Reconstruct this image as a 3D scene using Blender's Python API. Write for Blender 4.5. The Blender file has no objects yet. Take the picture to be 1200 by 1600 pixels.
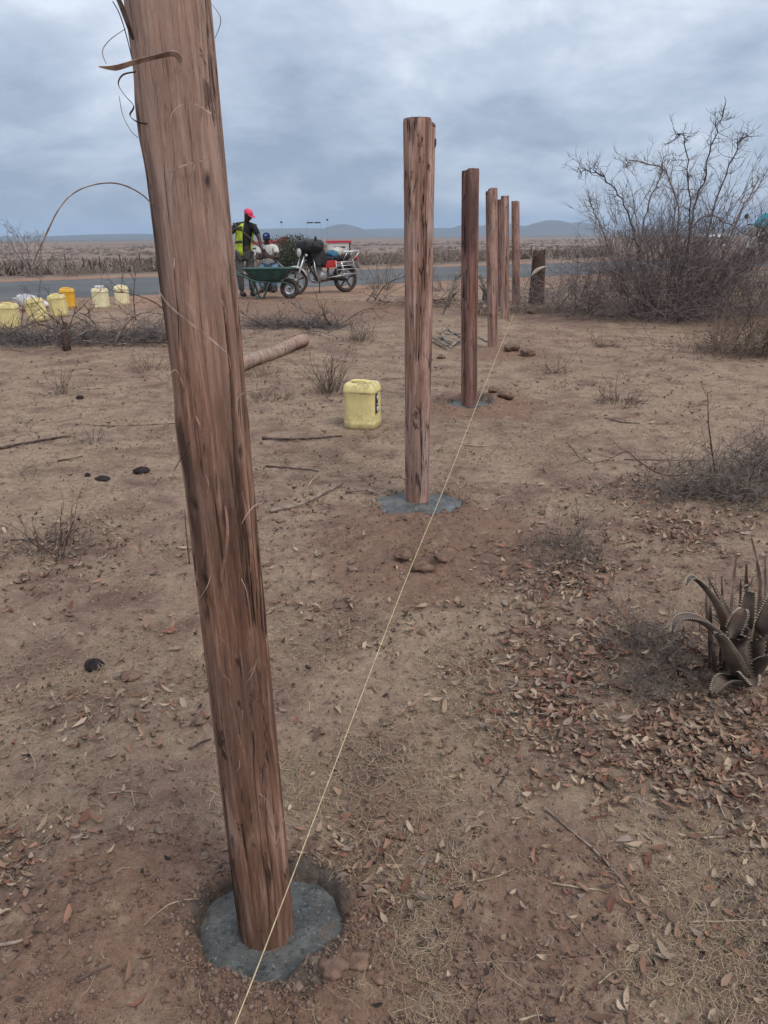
import bpy, math, random
import numpy as np
from mathutils import Vector, Matrix

R = math.radians
PI = math.pi
scene = bpy.context.scene
COL = scene.collection

# ------------------------------------------------------------------ camera
CAM_H, PITCH, ROLL, FPX = 1.45, R(19.8), R(-0.5), 1200.0
_f = Vector((0, math.cos(PITCH), -math.sin(PITCH)))
_r0 = Vector((1, 0, 0))
_u0 = Vector((0, math.sin(PITCH), math.cos(PITCH)))
CAM_R = _r0 * math.cos(ROLL) + _u0 * math.sin(ROLL)
CAM_U = _u0 * math.cos(ROLL) - _r0 * math.sin(ROLL)
CAM_P = Vector((0, 0, CAM_H))
cam_data = bpy.data.cameras.new('camera')
cam_data.sensor_fit = 'VERTICAL'
cam_data.sensor_height = 24.0
cam_data.lens = 24.0 * FPX / 1600.0
cam_data.clip_start, cam_data.clip_end = 0.02, 40000
cam = bpy.data.objects.new('camera', cam_data)
COL.objects.link(cam)
m3 = Matrix((CAM_R, CAM_U, -_f)).transposed()
cam.matrix_world = Matrix.Translation(CAM_P) @ m3.to_4x4()
scene.camera = cam

# ------------------------------------------------------------------ sky, sun, exposure
SUN_EL, SUN_AZ = R(52), R(140)          # azimuth clockwise from +Y: high, behind the camera to the right
world = bpy.data.worlds.new('World')
scene.world = world
world.use_nodes = True
wt = world.node_tree
wt.nodes.clear()
def wn(t, **k):
    n = wt.nodes.new(t)
    for a, v in k.items():
        setattr(n, a, v)
    return n
w_out = wn('ShaderNodeOutputWorld'); w_bg = wn('ShaderNodeBackground')
w_bg.inputs['Strength'].default_value = 0.108
w_sky = wn('ShaderNodeTexSky', sky_type='NISHITA', sun_disc=False)
w_sky.sun_elevation, w_sky.sun_rotation = SUN_EL, SUN_AZ
w_tc = wn('ShaderNodeTexCoord'); w_sep = wn('ShaderNodeSeparateXYZ')
wt.links.new(w_tc.outputs['Generated'], w_sep.inputs[0])
def wmath(op, a, b=None, clamp=False):
    n = wn('ShaderNodeMath', operation=op, use_clamp=clamp)
    for i, v in enumerate((a, b)):
        if v is None: continue
        if isinstance(v, (int, float)): n.inputs[i].default_value = v
        else: wt.links.new(v, n.inputs[i])
    return n.outputs[0]
zz = wmath('ADD', wmath('MAXIMUM', w_sep.outputs[2], 0.0), 0.34)
w_comb = wn('ShaderNodeCombineXYZ')
wt.links.new(wmath('DIVIDE', w_sep.outputs[0], zz), w_comb.inputs[0])
wt.links.new(wmath('DIVIDE', w_sep.outputs[1], zz), w_comb.inputs[1])
w_comb.inputs[2].default_value = 3.7
def wnoise(scale, detail, rough, dist=0.0):
    n = wn('ShaderNodeTexNoise')
    n.inputs['Scale'].default_value = scale; n.inputs['Detail'].default_value = detail
    n.inputs['Roughness'].default_value = rough; n.inputs['Distortion'].default_value = dist
    wt.links.new(w_comb.outputs[0], n.inputs['Vector'])
    return n.outputs['Fac']
cl = wmath('ADD', wmath('MULTIPLY', wnoise(0.95, 6, .58, .2), 0.55), wmath('MULTIPLY', wnoise(2.9, 8, .60, .2), 0.45))
cl = wmath('ADD', cl, wmath('MULTIPLY', wmath('SUBTRACT', wmath('MINIMUM', wmath('MAXIMUM', w_sep.outputs[2], 0.0), 0.32), 0.115), 0.46))
w_ramp = wn('ShaderNodeValToRGB')
wt.links.new(cl, w_ramp.inputs[0])
els = w_ramp.color_ramp.elements
els[0].position = 0.38; els[0].color = (1.95, 2.42, 3.25, 1)
els[1].position = 0.63; els[1].color = (5.2, 5.7, 6.4, 1)
for p, c in ((0.45, (2.6, 3.1, 3.95, 1)), (0.55, (3.75, 4.25, 5.1, 1))):
    e = els.new(p); e.color = c
w_mix = wn('ShaderNodeMix', data_type='RGBA')
w_mix.inputs[0].default_value = 0.94
wt.links.new(w_sky.outputs[0], w_mix.inputs[6])
wt.links.new(w_ramp.outputs[0], w_mix.inputs[7])
wt.links.new(w_mix.outputs[2], w_bg.inputs[0])
wt.links.new(w_bg.outputs[0], w_out.inputs[0])

sun_d = bpy.data.lights.new('sun', 'SUN')
sun_d.energy, sun_d.angle, sun_d.color = 1.4, R(26), (1.0, 0.93, 0.85)
sun = bpy.data.objects.new('sun', sun_d)
COL.objects.link(sun)
sun_dir = Vector((math.sin(SUN_AZ) * math.cos(SUN_EL), math.cos(SUN_AZ) * math.cos(SUN_EL), math.sin(SUN_EL)))
sun.rotation_euler = sun_dir.to_track_quat('Z', 'Y').to_euler()

scene.view_settings.view_transform = 'Standard'
scene.view_settings.look = 'None'
scene.view_settings.exposure = 0.55
scene.view_settings.gamma = 1.0
scene.view_settings.use_curve_mapping = False
scene.render.engine = 'CYCLES'
scene.cycles.use_denoising = True
scene.cycles.max_bounces = 5
scene.cycles.diffuse_bounces = 3
scene.cycles.transparent_max_bounces = 6
scene.cycles.volume_bounces = 1

# ------------------------------------------------------------------ helpers
def tag(o, label=None, cat=None, group=None, kind=None):
    if label: o['label'] = label
    if cat: o['category'] = cat
    if group: o['group'] = group
    if kind: o['kind'] = kind
    return o

def link(name, me, mat=None, parent=None, loc=None):
    o = bpy.data.objects.new(name, me)
    COL.objects.link(o)
    if mat is not None and me is not None:
        if len(me.materials) == 0: me.materials.append(mat)
    if parent is not None: o.parent = parent
    if loc is not None: o.location = loc
    return o

def empty(name, loc=(0, 0, 0), rz=0.0):
    o = bpy.data.objects.new(name, None)
    COL.objects.link(o)
    o.location = loc
    o.rotation_euler = (0, 0, rz)
    o.empty_display_size = 0.1
    return o

def copy_tree(o, parent=None):
    c = o.copy(); COL.objects.link(c)
    if parent is not None: c.parent = parent
    for ch in list(o.children): copy_tree(ch, c)
    return c

def mesh_arrays(name, V, faces, smooth=True, cols=None):
    """V (n,3) array; faces: list of (m,k) index arrays"""
    me = bpy.data.meshes.new(name)
    V = np.ascontiguousarray(V, dtype=np.float32)
    me.vertices.add(len(V)); me.vertices.foreach_set('co', V.ravel())
    nl = sum(f.size for f in faces); nf = sum(len(f) for f in faces)
    me.loops.add(nl)
    me.loops.foreach_set('vertex_index', np.concatenate([f.ravel() for f in faces]).astype(np.int32))
    sizes = np.concatenate([np.full(len(f), f.shape[1], np.int32) for f in faces])
    starts = np.zeros(nf, np.int32); starts[1:] = np.cumsum(sizes)[:-1]
    me.polygons.add(nf)
    me.polygons.foreach_set('loop_start', starts)
    me.polygons.foreach_set('loop_total', sizes)
    if smooth: me.polygons.foreach_set('use_smooth', np.ones(nf, bool))
    if cols is not None:
        a = me.attributes.new('col', 'FLOAT_COLOR', 'POINT')
        c = np.ones((len(V), 4), np.float32); c[:, :cols.shape[1]] = cols
        a.data.foreach_set('color', c.ravel())
    me.update(calc_edges=True)
    me.validate()
    return me

class MB:
    """collects shapes and builds ONE mesh"""
    def __init__(self): self.v, self.f = [], []
    def add(self, vs, fs):
        b = len(self.v); self.v.extend([tuple(p) for p in vs]); self.f.extend([tuple(i + b for i in q) for q in fs]); return self
    def tube(self, pts, rad, n=6, cap=True, sx=1.0):
        pts = [Vector(p) for p in pts]
        if not hasattr(rad, '__len__'): rad = [rad] * len(pts)
        b = len(self.v); m = len(pts)
        up = None
        for i, p in enumerate(pts):
            d = (pts[min(i + 1, m - 1)] - pts[max(i - 1, 0)])
            d = d.normalized() if d.length > 1e-9 else Vector((0, 0, 1))
            if up is None:
                up = d.orthogonal().normalized() if abs(d.z) > .9 else Vector((0, 0, 1))
            a = up - d * up.dot(d)
            a = a.normalized() if a.length > 1e-6 else d.orthogonal().normalized()
            c = d.cross(a); up = a
            for k in range(n):
                t = 2 * PI * k / n
                q = p + (a * math.cos(t) + c * (math.sin(t) * sx)) * rad[i]
                self.v.append((q.x, q.y, q.z))
        for i in range(m - 1):
            for k in range(n):
                k2 = (k + 1) % n
                self.f.append((b + i * n + k, b + i * n + k2, b + (i + 1) * n + k2, b + (i + 1) * n + k))
        if cap:
            self.f.append(tuple(b + k for k in reversed(range(n))))
            self.f.append(tuple(b + (m - 1) * n + k for k in range(n)))
        return self
    def box(self, c, s, rot=None):
        x, y, z = s[0] / 2, s[1] / 2, s[2] / 2
        vs = [Vector(q) for q in ((-x, -y, -z), (x, -y, -z), (x, y, -z), (-x, y, -z), (-x, -y, z), (x, -y, z), (x, y, z), (-x, y, z))]
        if rot is not None: vs = [rot @ q for q in vs]
        vs = [q + Vector(c) for q in vs]
        return self.add(vs, [(3, 2, 1, 0), (4, 5, 6, 7), (0, 1, 5, 4), (1, 2, 6, 5), (2, 3, 7, 6), (3, 0, 4, 7)])
    def loft(self, rings, cap=True, closed=True):
        b = len(self.v); n = len(rings[0])
        for r in rings: self.v.extend([tuple(p) for p in r])
        for i in range(len(rings) - 1):
            for k in range(n if closed else n - 1):
                k2 = (k + 1) % n
                self.f.append((b + i * n + k, b + i * n + k2, b + (i + 1) * n + k2, b + (i + 1) * n + k))
        if cap and closed:
            self.f.append(tuple(b + k for k in reversed(range(n))))
            self.f.append(tuple(b + (len(rings) - 1) * n + k for k in range(n)))
        return self
    def lathe(self, prof, n=16, axis='Z', c=(0, 0, 0), cap=True):
        rings = []
        for r, h in prof:
            ring = []
            for k in range(n):
                t = 2 * PI * k / n
                a, bb = r * math.cos(t), r * math.sin(t)
                p = {'Z': (a, bb, h), 'Y': (a, h, -bb), 'X': (h, a, bb)}[axis]
                ring.append((p[0] + c[0], p[1] + c[1], p[2] + c[2]))
            rings.append(ring)
        return self.loft(rings, cap)
    def ribbon(self, pts, widths, thick=0.0006, side=None):
        """flat strip with thickness; side = vector across"""
        pts = [Vector(p) for p in pts]; m = len(pts); rings = []
        if not hasattr(widths, '__len__'): widths = [widths] * m
        for i, p in enumerate(pts):
            d = (pts[min(i + 1, m - 1)] - pts[max(i - 1, 0)]).normalized()
            s = side(i / (m - 1)) if callable(side) else Vector(side)
            s = (s - d * s.dot(d)); s = s.normalized() if s.length > 1e-6 else d.orthogonal().normalized()
            nn = d.cross(s) * (thick / 2); w = s * (widths[i] / 2)
            rings.append([p - w - nn, p + w - nn, p + w + nn, p - w + nn])
        return self.loft(rings)
    def mesh(self, name, smooth=True):
        me = bpy.data.meshes.new(name)
        me.from_pydata(self.v, [], self.f)
        if smooth: me.polygons.foreach_set('use_smooth', np.ones(len(self.f), bool))
        me.update()
        return me
    def build(self, name, mat, parent=None, smooth=True, loc=None):
        return link(name, self.mesh(name, smooth), mat, parent, loc)

def smooth_path(pts, n=8):
    """Catmull-Rom through points"""
    P = [Vector(p) for p in pts]; out = []
    for i in range(len(P) - 1):
        a, b, c, d = P[max(i - 1, 0)], P[i], P[i + 1], P[min(i + 2, len(P) - 1)]
        for k in range(n):
            t = k / n
            out.append(.5 * ((2 * b) + (c - a) * t + (2 * a - 5 * b + 4 * c - d) * t * t + (3 * b - a - 3 * c + d) * t ** 3))
    out.append(P[-1])
    return out

def shade_auto(o, ang=35):
    """sharp edges beyond the angle (no operator)"""
    me = o.data
    import bmesh
    bm = bmesh.new(); bm.from_mesh(me)
    for e in bm.edges:
        if len(e.link_faces) == 2 and e.calc_face_angle(0) > R(ang): e.smooth = False
    bm.to_mesh(me); bm.free()
    return o

def bevel(o, w, seg=2):
    m = o.modifiers.new('bevel', 'BEVEL'); m.width = w; m.segments = seg; m.limit_method = 'ANGLE'
    return o

# ------------------------------------------------------------------ noise
_TAB = np.random.default_rng(1234).random((32, 1 << 16)).astype(np.float32)
def _hash(i, j, seed):
    h = (i.astype(np.int64) * 73856093) ^ (j.astype(np.int64) * 19349663)
    return _TAB[seed & 31][(h ^ (h >> 15)) & 0xFFFF]
def vnoise(x, y, seed=0):
    x = np.asarray(x, float); y = np.asarray(y, float)
    i = np.floor(x); j = np.floor(y); fx = x - i; fy = y - j
    u = fx * fx * (3 - 2 * fx); v = fy * fy * (3 - 2 * fy)
    a = _hash(i, j, seed); b = _hash(i + 1, j, seed); c = _hash(i, j + 1, seed); d = _hash(i + 1, j + 1, seed)
    return a + (b - a) * u + (c - a) * v + (a - b - c + d) * u * v
def fbm(x, y, seed=0, octaves=4, gain=.5, lac=2.03):
    s = 0; a = 1; t = 0
    x = np.asarray(x, float); y = np.asarray(y, float)
    for o in range(octaves):
        s = s + a * vnoise(x + 17.3 * o, y - 9.1 * o, seed + o * 13); t += a; a *= gain; x = x * lac; y = y * lac
    return s / t
def sm(t):
    t = np.clip(t, 0, 1); return t * t * (3 - 2 * t)

# ------------------------------------------------------------------ terrain function
RT = (math.cos(R(32)), math.sin(R(32)))     # along the road
RN = (-RT[1], RT[0])                        # across the road
ROAD0, ROAD1 = 18.7, 26.4
HILLS = []
def hill(px, d, h, half_px, depth):
    a = math.atan((px - 600) / 1134.0)
    HILLS.append((math.sin(a) * d, math.cos(a) * d, a, h, half_px / 1134.0 * d, depth))
for hh in ((545, 7200, 112, 42, 500), (480, 8200, 92, 170, 700), (610, 8000, 80, 80, 600), (722, 7400, 108, 40, 500), (765, 7700, 112, 60, 600), (836, 7500, 132, 52, 600), (872, 7700, 112, 50, 500), (660, 8200, 82, 260, 700), (240, 7600, 48, 150, 700), (100, 7900, 36, 120, 600), (1060, 8000, 66, 200, 700), (1320, 7800, 76, 220, 700), (-150, 7800, 50, 200, 700)):
    hill(*hh)
def Hbase(x, y):
    x = np.asarray(x, float); y = np.asarray(y, float)
    s = RN[0] * x + RN[1] * y
    r = np.hypot(x, y)
    z = .2 * sm((s - 7) / 9)
    z = z + .55 * np.exp(-((x - 9.0) / 3.2) ** 2 - ((y - 17.0) / 2.6) ** 2)
    d = np.maximum(s - 28, 0)
    z = z - 4.7 * (1 - np.exp(-d / 160)) - .0011 * np.maximum(r - 60, 0) * (s > 0)
    return z
MOUNDS, FOOTINGS = [], []
def roadmask(x, y):
    s = RN[0] * x + RN[1] * y
    return sm((s - 16.6) / 1.6) * sm((29.0 - s) / 1.6)
def H(x, y, fine=True):
    x = np.asarray(x, float); y = np.asarray(y, float)
    z = Hbase(x, y)
    r = np.hypot(x, y)
    off = 1 - roadmask(x, y)
    near = 1 - sm((r - 60) / 200)
    z = z + off * (.07 * (fbm(x * .55, y * .55, 3, 3) - .5) * (near + .6 * (1 - near)))
    z = z + (1 - near) * 5.0 * (fbm(x * .0016, y * .0016, 8, 3) - .5) * sm((r - 300) / 2000)
    hz = np.zeros_like(r)
    for (hx, hy, a, h, wx, wy) in HILLS if np.max(r) > 3000 else ():
        u = (x - hx) * math.cos(a) - (y - hy) * math.sin(a); v = (x - hx) * math.sin(a) + (y - hy) * math.cos(a)
        hz = np.maximum(hz, h * np.exp(-(u / wx) ** 2 - (v / wy) ** 2))
    z = z + hz * (r > 3000)
    for (mx, my, rad, h, rough) in MOUNDS:
        q = np.hypot(x - mx, y - my) / rad
        if np.min(q) > 2.5: continue
        z = z + np.where(q < 2.5, h * np.exp(-q * q * 1.4) * (1 + rough * (fbm(x * 16 / max(rad, .2) * .3, y * 16 / max(rad, .2) * .3, 21, 3) - .5) * 2), 0)
    if fine:
        w = off * (1 - sm((r - 9) / 8))
        ridge = 1 - np.abs(2 * fbm(x * 7.5, y * 7.5, 31, 3) - 1)
        z = z + w * (.018 * (fbm(x * 3.2, y * 3.2, 5, 3) - .5) + .012 * (ridge - .7) + .018 * (fbm(x * 22, y * 22, 9, 3) - .5) + .009 * (vnoise(x * 75, y * 75, 6) - .5))
        for (fx, fy, fr, fz) in FOOTINGS:
            if np.min(np.hypot(x - fx, y - fy)) > 2.3 * fr: continue
            q = np.hypot(x - fx, y - fy) / fr + .55 * (fbm(x * 7, y * 7, 71, 5) - .5)
            rim = .020 * np.exp(-((q - 1.26) / .20) ** 2) * (.2 + 1.6 * fbm(x * 24, y * 24, 41, 3))
            k = sm((1.10 - q) / .12)
            z = np.where(q < 2.2, (z + rim) * (1 - k) + k * (fz - .022), z)
    return z
def Hs(x, y, fine=False): return float(H(np.array([x]), np.array([y]), fine)[0])

def ray(px, py):
    return (_f + CAM_R * ((px - 600) / FPX) - CAM_U * ((py - 800) / FPX))
def G(px, py, up=0.0, fine=False):
    """where the ray through a photograph pixel meets the ground (+ up)"""
    d = ray(px, py); t = CAM_H / max(-d.z, 1e-4)
    for _ in range(7):
        p = CAM_P + d * t
        z = Hs(p.x, p.y, fine) + up
        t = .15 * t + .85 * (CAM_H - z) / max(-d.z, 1e-4)
    p = CAM_P + d * t
    return Vector((p.x, p.y, Hs(p.x, p.y, fine) + up))
def PY(px, py, Y):
    """where the ray meets the upright plane y = Y"""
    d = ray(px, py); return CAM_P + d * (Y / d.y)
def proj(p):
    v = Vector(p) - CAM_P; z = v.dot(_f)
    return 600 + FPX * v.dot(CAM_R) / z, 800 - FPX * v.dot(CAM_U) / z
# ------------------------------------------------------------------ materials
class NT:
    def __init__(self, name, rough=.85, spec=.25):
        self.m = bpy.data.materials.new(name); self.m.use_nodes = True
        self.t = self.m.node_tree; self.b = self.t.nodes['Principled BSDF']
        self.b.inputs['Roughness'].default_value = rough
        self.b.inputs['Specular IOR Level'].default_value = spec
        self._c = {}
    def n(self, typ, **k):
        x = self.t.nodes.new(typ)
        for a, v in k.items(): setattr(x, a, v)
        return x
    def s(self, sock, v):
        if isinstance(v, (int, float)): sock.default_value = v
        elif isinstance(v, tuple): sock.default_value = v if len(v) == len(sock.default_value) else (*v, 1)[:len(sock.default_value)]
        else: self.t.links.new(v, sock)
    def coord(self, which='Object', scale=(1, 1, 1), loc=(0, 0, 0)):
        if 'tc' not in self._c: self._c['tc'] = self.n('ShaderNodeTexCoord')
        mp = self.n('ShaderNodeMapping'); self.t.links.new(self._c['tc'].outputs[which], mp.inputs[0])
        mp.inputs['Scale'].default_value = scale; mp.inputs['Location'].default_value = loc
        return mp.outputs[0]
    def pos(self, scale=(1, 1, 1), loc=(0, 0, 0)):
        g = self.n('ShaderNodeNewGeometry'); mp = self.n('ShaderNodeMapping'); self.t.links.new(g.outputs['Position'], mp.inputs[0])
        mp.inputs['Scale'].default_value = scale; mp.inputs['Location'].default_value = loc
        return mp.outputs[0]
    def noise(self, vec, scale, detail=5, rough=.6, dist=0.0):
        x = self.n('ShaderNodeTexNoise')
        for k, v in (('Scale', scale), ('Detail', detail), ('Roughness', rough), ('Distortion', dist)): x.inputs[k].default_value = v
        self.t.links.new(vec, x.inputs['Vector']); return x.outputs['Fac']
    def voro(self, vec, scale, feat='F1'):
        x = self.n('ShaderNodeTexVoronoi', feature=feat); x.inputs['Scale'].default_value = scale
        self.t.links.new(vec, x.inputs['Vector']); return x.outputs['Distance']
    def ramp(self, fac, stops, mode='LINEAR'):
        x = self.n('ShaderNodeValToRGB'); self.t.links.new(fac, x.inputs[0]); x.color_ramp.interpolation = mode
        e = x.color_ramp.elements
        e[0].position, e[0].color = stops[0][0], (*stops[0][1], 1); e[1].position, e[1].color = stops[-1][0], (*stops[-1][1], 1)
        for p, c in stops[1:-1]:
            q = e.new(p); q.color = (*c, 1)
        return x.outputs[0]
    def rng(self, fac, a, b, lo=0.0, hi=1.0):
        x = self.n('ShaderNodeMapRange', interpolation_type='SMOOTHSTEP'); self.t.links.new(fac, x.inputs[0])
        for i, v in zip((1, 2, 3, 4), (a, b, lo, hi)): x.inputs[i].default_value = v
        return x.outputs[0]
    def math(self, op, a, b=0.0):
        x = self.n('ShaderNodeMath', operation=op); self.s(x.inputs[0], a); self.s(x.inputs[1], b); return x.outputs[0]
    def mix(self, fac, a, b, mode='MIX'):
        x = self.n('ShaderNodeMix', data_type='RGBA', blend_type=mode)
        self.s(x.inputs[0], fac); self.s(x.inputs[6], a); self.s(x.inputs[7], b); return x.outputs[2]
    def attr(self, name):
        return self.n('ShaderNodeAttribute', attribute_name=name)
    def sepc(self, c):
        x = self.n('ShaderNodeSeparateColor'); self.t.links.new(c, x.inputs[0]); return x.outputs
    def rand(self):
        return self.n('ShaderNodeObjectInfo').outputs['Random']
    def color(self, c): self.s(self.b.inputs['Base Color'], c); return self
    def rough(self, v): self.s(self.b.inputs['Roughness'], v); return self
    def bump(self, h, strength=.5, dist=.01):
        x = self.n('ShaderNodeBump'); x.inputs['Strength'].default_value = strength; x.inputs['Distance'].default_value = dist
        self.t.links.new(h, x.inputs['Height'])
        if self.b.inputs['Normal'].is_linked: self.t.links.new(self.b.inputs['Normal'].links[0].from_socket, x.inputs['Normal'])
        self.t.links.new(x.outputs[0], self.b.inputs['Normal']); return self

def plain(name, c, rough=.7, spec=.3, var=.25, scale=8.0, metal=0.0, dirt=None, bumpd=0.0):
    """a colour with blotchy variation, optional dust/dirt"""
    k = NT(name, rough, spec)
    v = k.coord()
    n1 = k.noise(v, scale, 5, .6)
    col = k.mix(k.rng(n1, .3, .7), tuple(x * (1 - var) for x in c), tuple(min(1, x * (1 + var)) for x in c))
    if dirt:
        col = k.mix(k.math('MULTIPLY', k.rng(k.noise(v, scale * .6, 6, .7), .48, .72), dirt[1]), col, dirt[0])
    k.color(col); k.b.inputs['Metallic'].default_value = metal
    if bumpd: k.bump(k.noise(v, scale * 5, 4, .6), .5, bumpd)
    return k.m

DUST = (.23, .145, .10)
M = {}
# ground
k = NT('dry_earth', .95, .1)
z3 = k.sepc(k.attr('zone').outputs['Color'])     # r freshly dug soil, g leaf litter / brush debris, b red verge
p = k.pos()
big = k.noise(p, .55, 5, .6); mid = k.noise(p, 3.1, 6, .65, .4); fine = k.noise(p, 26, 6, .7); tiny = k.noise(p, 140, 4, .7)
soil = k.ramp(mid, [(.25, (.145, .089, .069)), (.45, (.225, .146, .112)), (.62, (.292, .196, .150)), (.8, (.228, .155, .125))])
straw = k.ramp(fine, [(.25, (.185, .130, .094)), (.5, (.34, .25, .178)), (.75, (.48, .37, .265))])
smask = k.math('MULTIPLY', k.rng(k.math('ADD', k.math('MULTIPLY', mid, .55), k.math('MULTIPLY', big, .45)), .40, .58), .85)
smask = k.math('MULTIPLY', smask, k.math('SUBTRACT', 1.0, z3[0]))
col = k.mix(smask, soil, straw)
col = k.mix(k.math('MULTIPLY', k.rng(k.noise(p, 1.3, 5, .6, .5), .53, .70), .45), col, (.155, .100, .082))
dug = k.ramp(fine, [(.3, (.165, .098, .070)), (.6, (.245, .150, .106)), (.8, (.305, .195, .140))])
col = k.mix(k.math('MULTIPLY', z3[0], .85), col, dug)
col = k.mix(k.math('MULTIPLY', z3[1], .65), col, k.ramp(fine, [(.3, (.085, .060, .050)), (.7, (.185, .125, .095))]))
col = k.mix(k.math('MULTIPLY', z3[2], .9), col, k.ramp(mid, [(.3, (.27, .135, .085)), (.7, (.36, .22, .15))]))
col = k.mix(k.math('MULTIPLY', k.attr('zone').outputs['Alpha'], .85), col, k.ramp(fine, [(.3, (.045, .042, .040)), (.6, (.105, .094, .084)), (.8, (.165, .135, .112))]))
# the land beyond the road, seen from far: scrub, bare pale fields
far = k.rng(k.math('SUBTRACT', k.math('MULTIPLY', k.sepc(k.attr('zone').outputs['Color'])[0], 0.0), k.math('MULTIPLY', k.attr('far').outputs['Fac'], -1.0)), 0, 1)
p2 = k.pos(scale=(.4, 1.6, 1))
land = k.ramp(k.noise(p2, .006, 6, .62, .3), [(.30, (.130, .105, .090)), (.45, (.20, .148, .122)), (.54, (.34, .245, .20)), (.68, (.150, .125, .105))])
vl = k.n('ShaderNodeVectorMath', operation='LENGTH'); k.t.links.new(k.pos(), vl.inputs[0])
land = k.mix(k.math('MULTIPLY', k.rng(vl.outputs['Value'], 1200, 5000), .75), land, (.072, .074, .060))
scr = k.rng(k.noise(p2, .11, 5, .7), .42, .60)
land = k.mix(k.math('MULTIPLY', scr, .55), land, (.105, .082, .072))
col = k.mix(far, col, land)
clump = k.noise(p, 11, 6, .72)
col = k.mix(k.math('MULTIPLY', k.math('MULTIPLY', k.rng(clump, .54, .66), .42), k.math('SUBTRACT', 1.0, far)), col, (.40, .30, .212))
col = k.mix(k.math('MULTIPLY', k.math('MULTIPLY', k.rng(clump, .45, .33), .6), k.math('SUBTRACT', 1.0, far)), col, (.115, .076, .060))
speck = k.rng(tiny, .57, .70)
col = k.mix(k.math('MULTIPLY', speck, .45), col, (.40, .31, .23))
col = k.mix(k.math('MULTIPLY', k.rng(tiny, .40, .30), .45), col, (.075, .050, .040))
k.color(col)
k.bump(k.noise(p, 60, 6, .7), .8, .016)
k.bump(k.noise(p, 18, 5, .65), .6, .03)
k.bump(k.noise(p, 300, 3, .6), .4, .003)
M['ground'] = k.m

k = NT('weathered_asphalt', .85, .3)
p = k.pos()
a = k.mix(k.rng(k.noise(p, .5, 5, .65), .35, .65), (.085, .090, .095), (.125, .128, .130))
a = k.mix(k.math('MULTIPLY', k.rng(k.noise(p, 1.7, 6, .7), .55, .75), .4), a, (.21, .165, .135))
k.color(a).bump(k.noise(p, 90, 3, .6), .5, .01)
M['asphalt'] = k.m

k = NT('wet_concrete', .38, .5)
p = k.coord()
sp = k.noise(p, 55, 6, .75)
a = k.ramp(k.noise(p, 9, 5, .6), [(.3, (.050, .052, .050)), (.5, (.095, .100, .097)), (.7, (.195, .205, .20))])
a = k.mix(k.math('MULTIPLY', k.rng(k.noise(p, 7, 4, .6), .5, .7), .5), a, (.115, .108, .088))
a = k.mix(k.math('MULTIPLY', k.rng(sp, .52, .62), .85), a, (.036, .040, .044))
a = k.mix(k.math('MULTIPLY', k.rng(k.noise(p, 120, 3, .6), .62, .7), .6), a, (.36, .39, .40))
a = k.mix(k.math('MULTIPLY', k.rng(k.noise(p, 13, 6, .75, .5), .54, .62), .6), a, (.17, .125, .095))
k.color(a); k.rough(k.rng(k.noise(p, 14, 4, .6), .35, .65, .22, .6))
k.bump(sp, .9, .010).bump(k.noise(p, 16, 4, .6), .5, .012)
M['concrete'] = k.m

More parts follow.
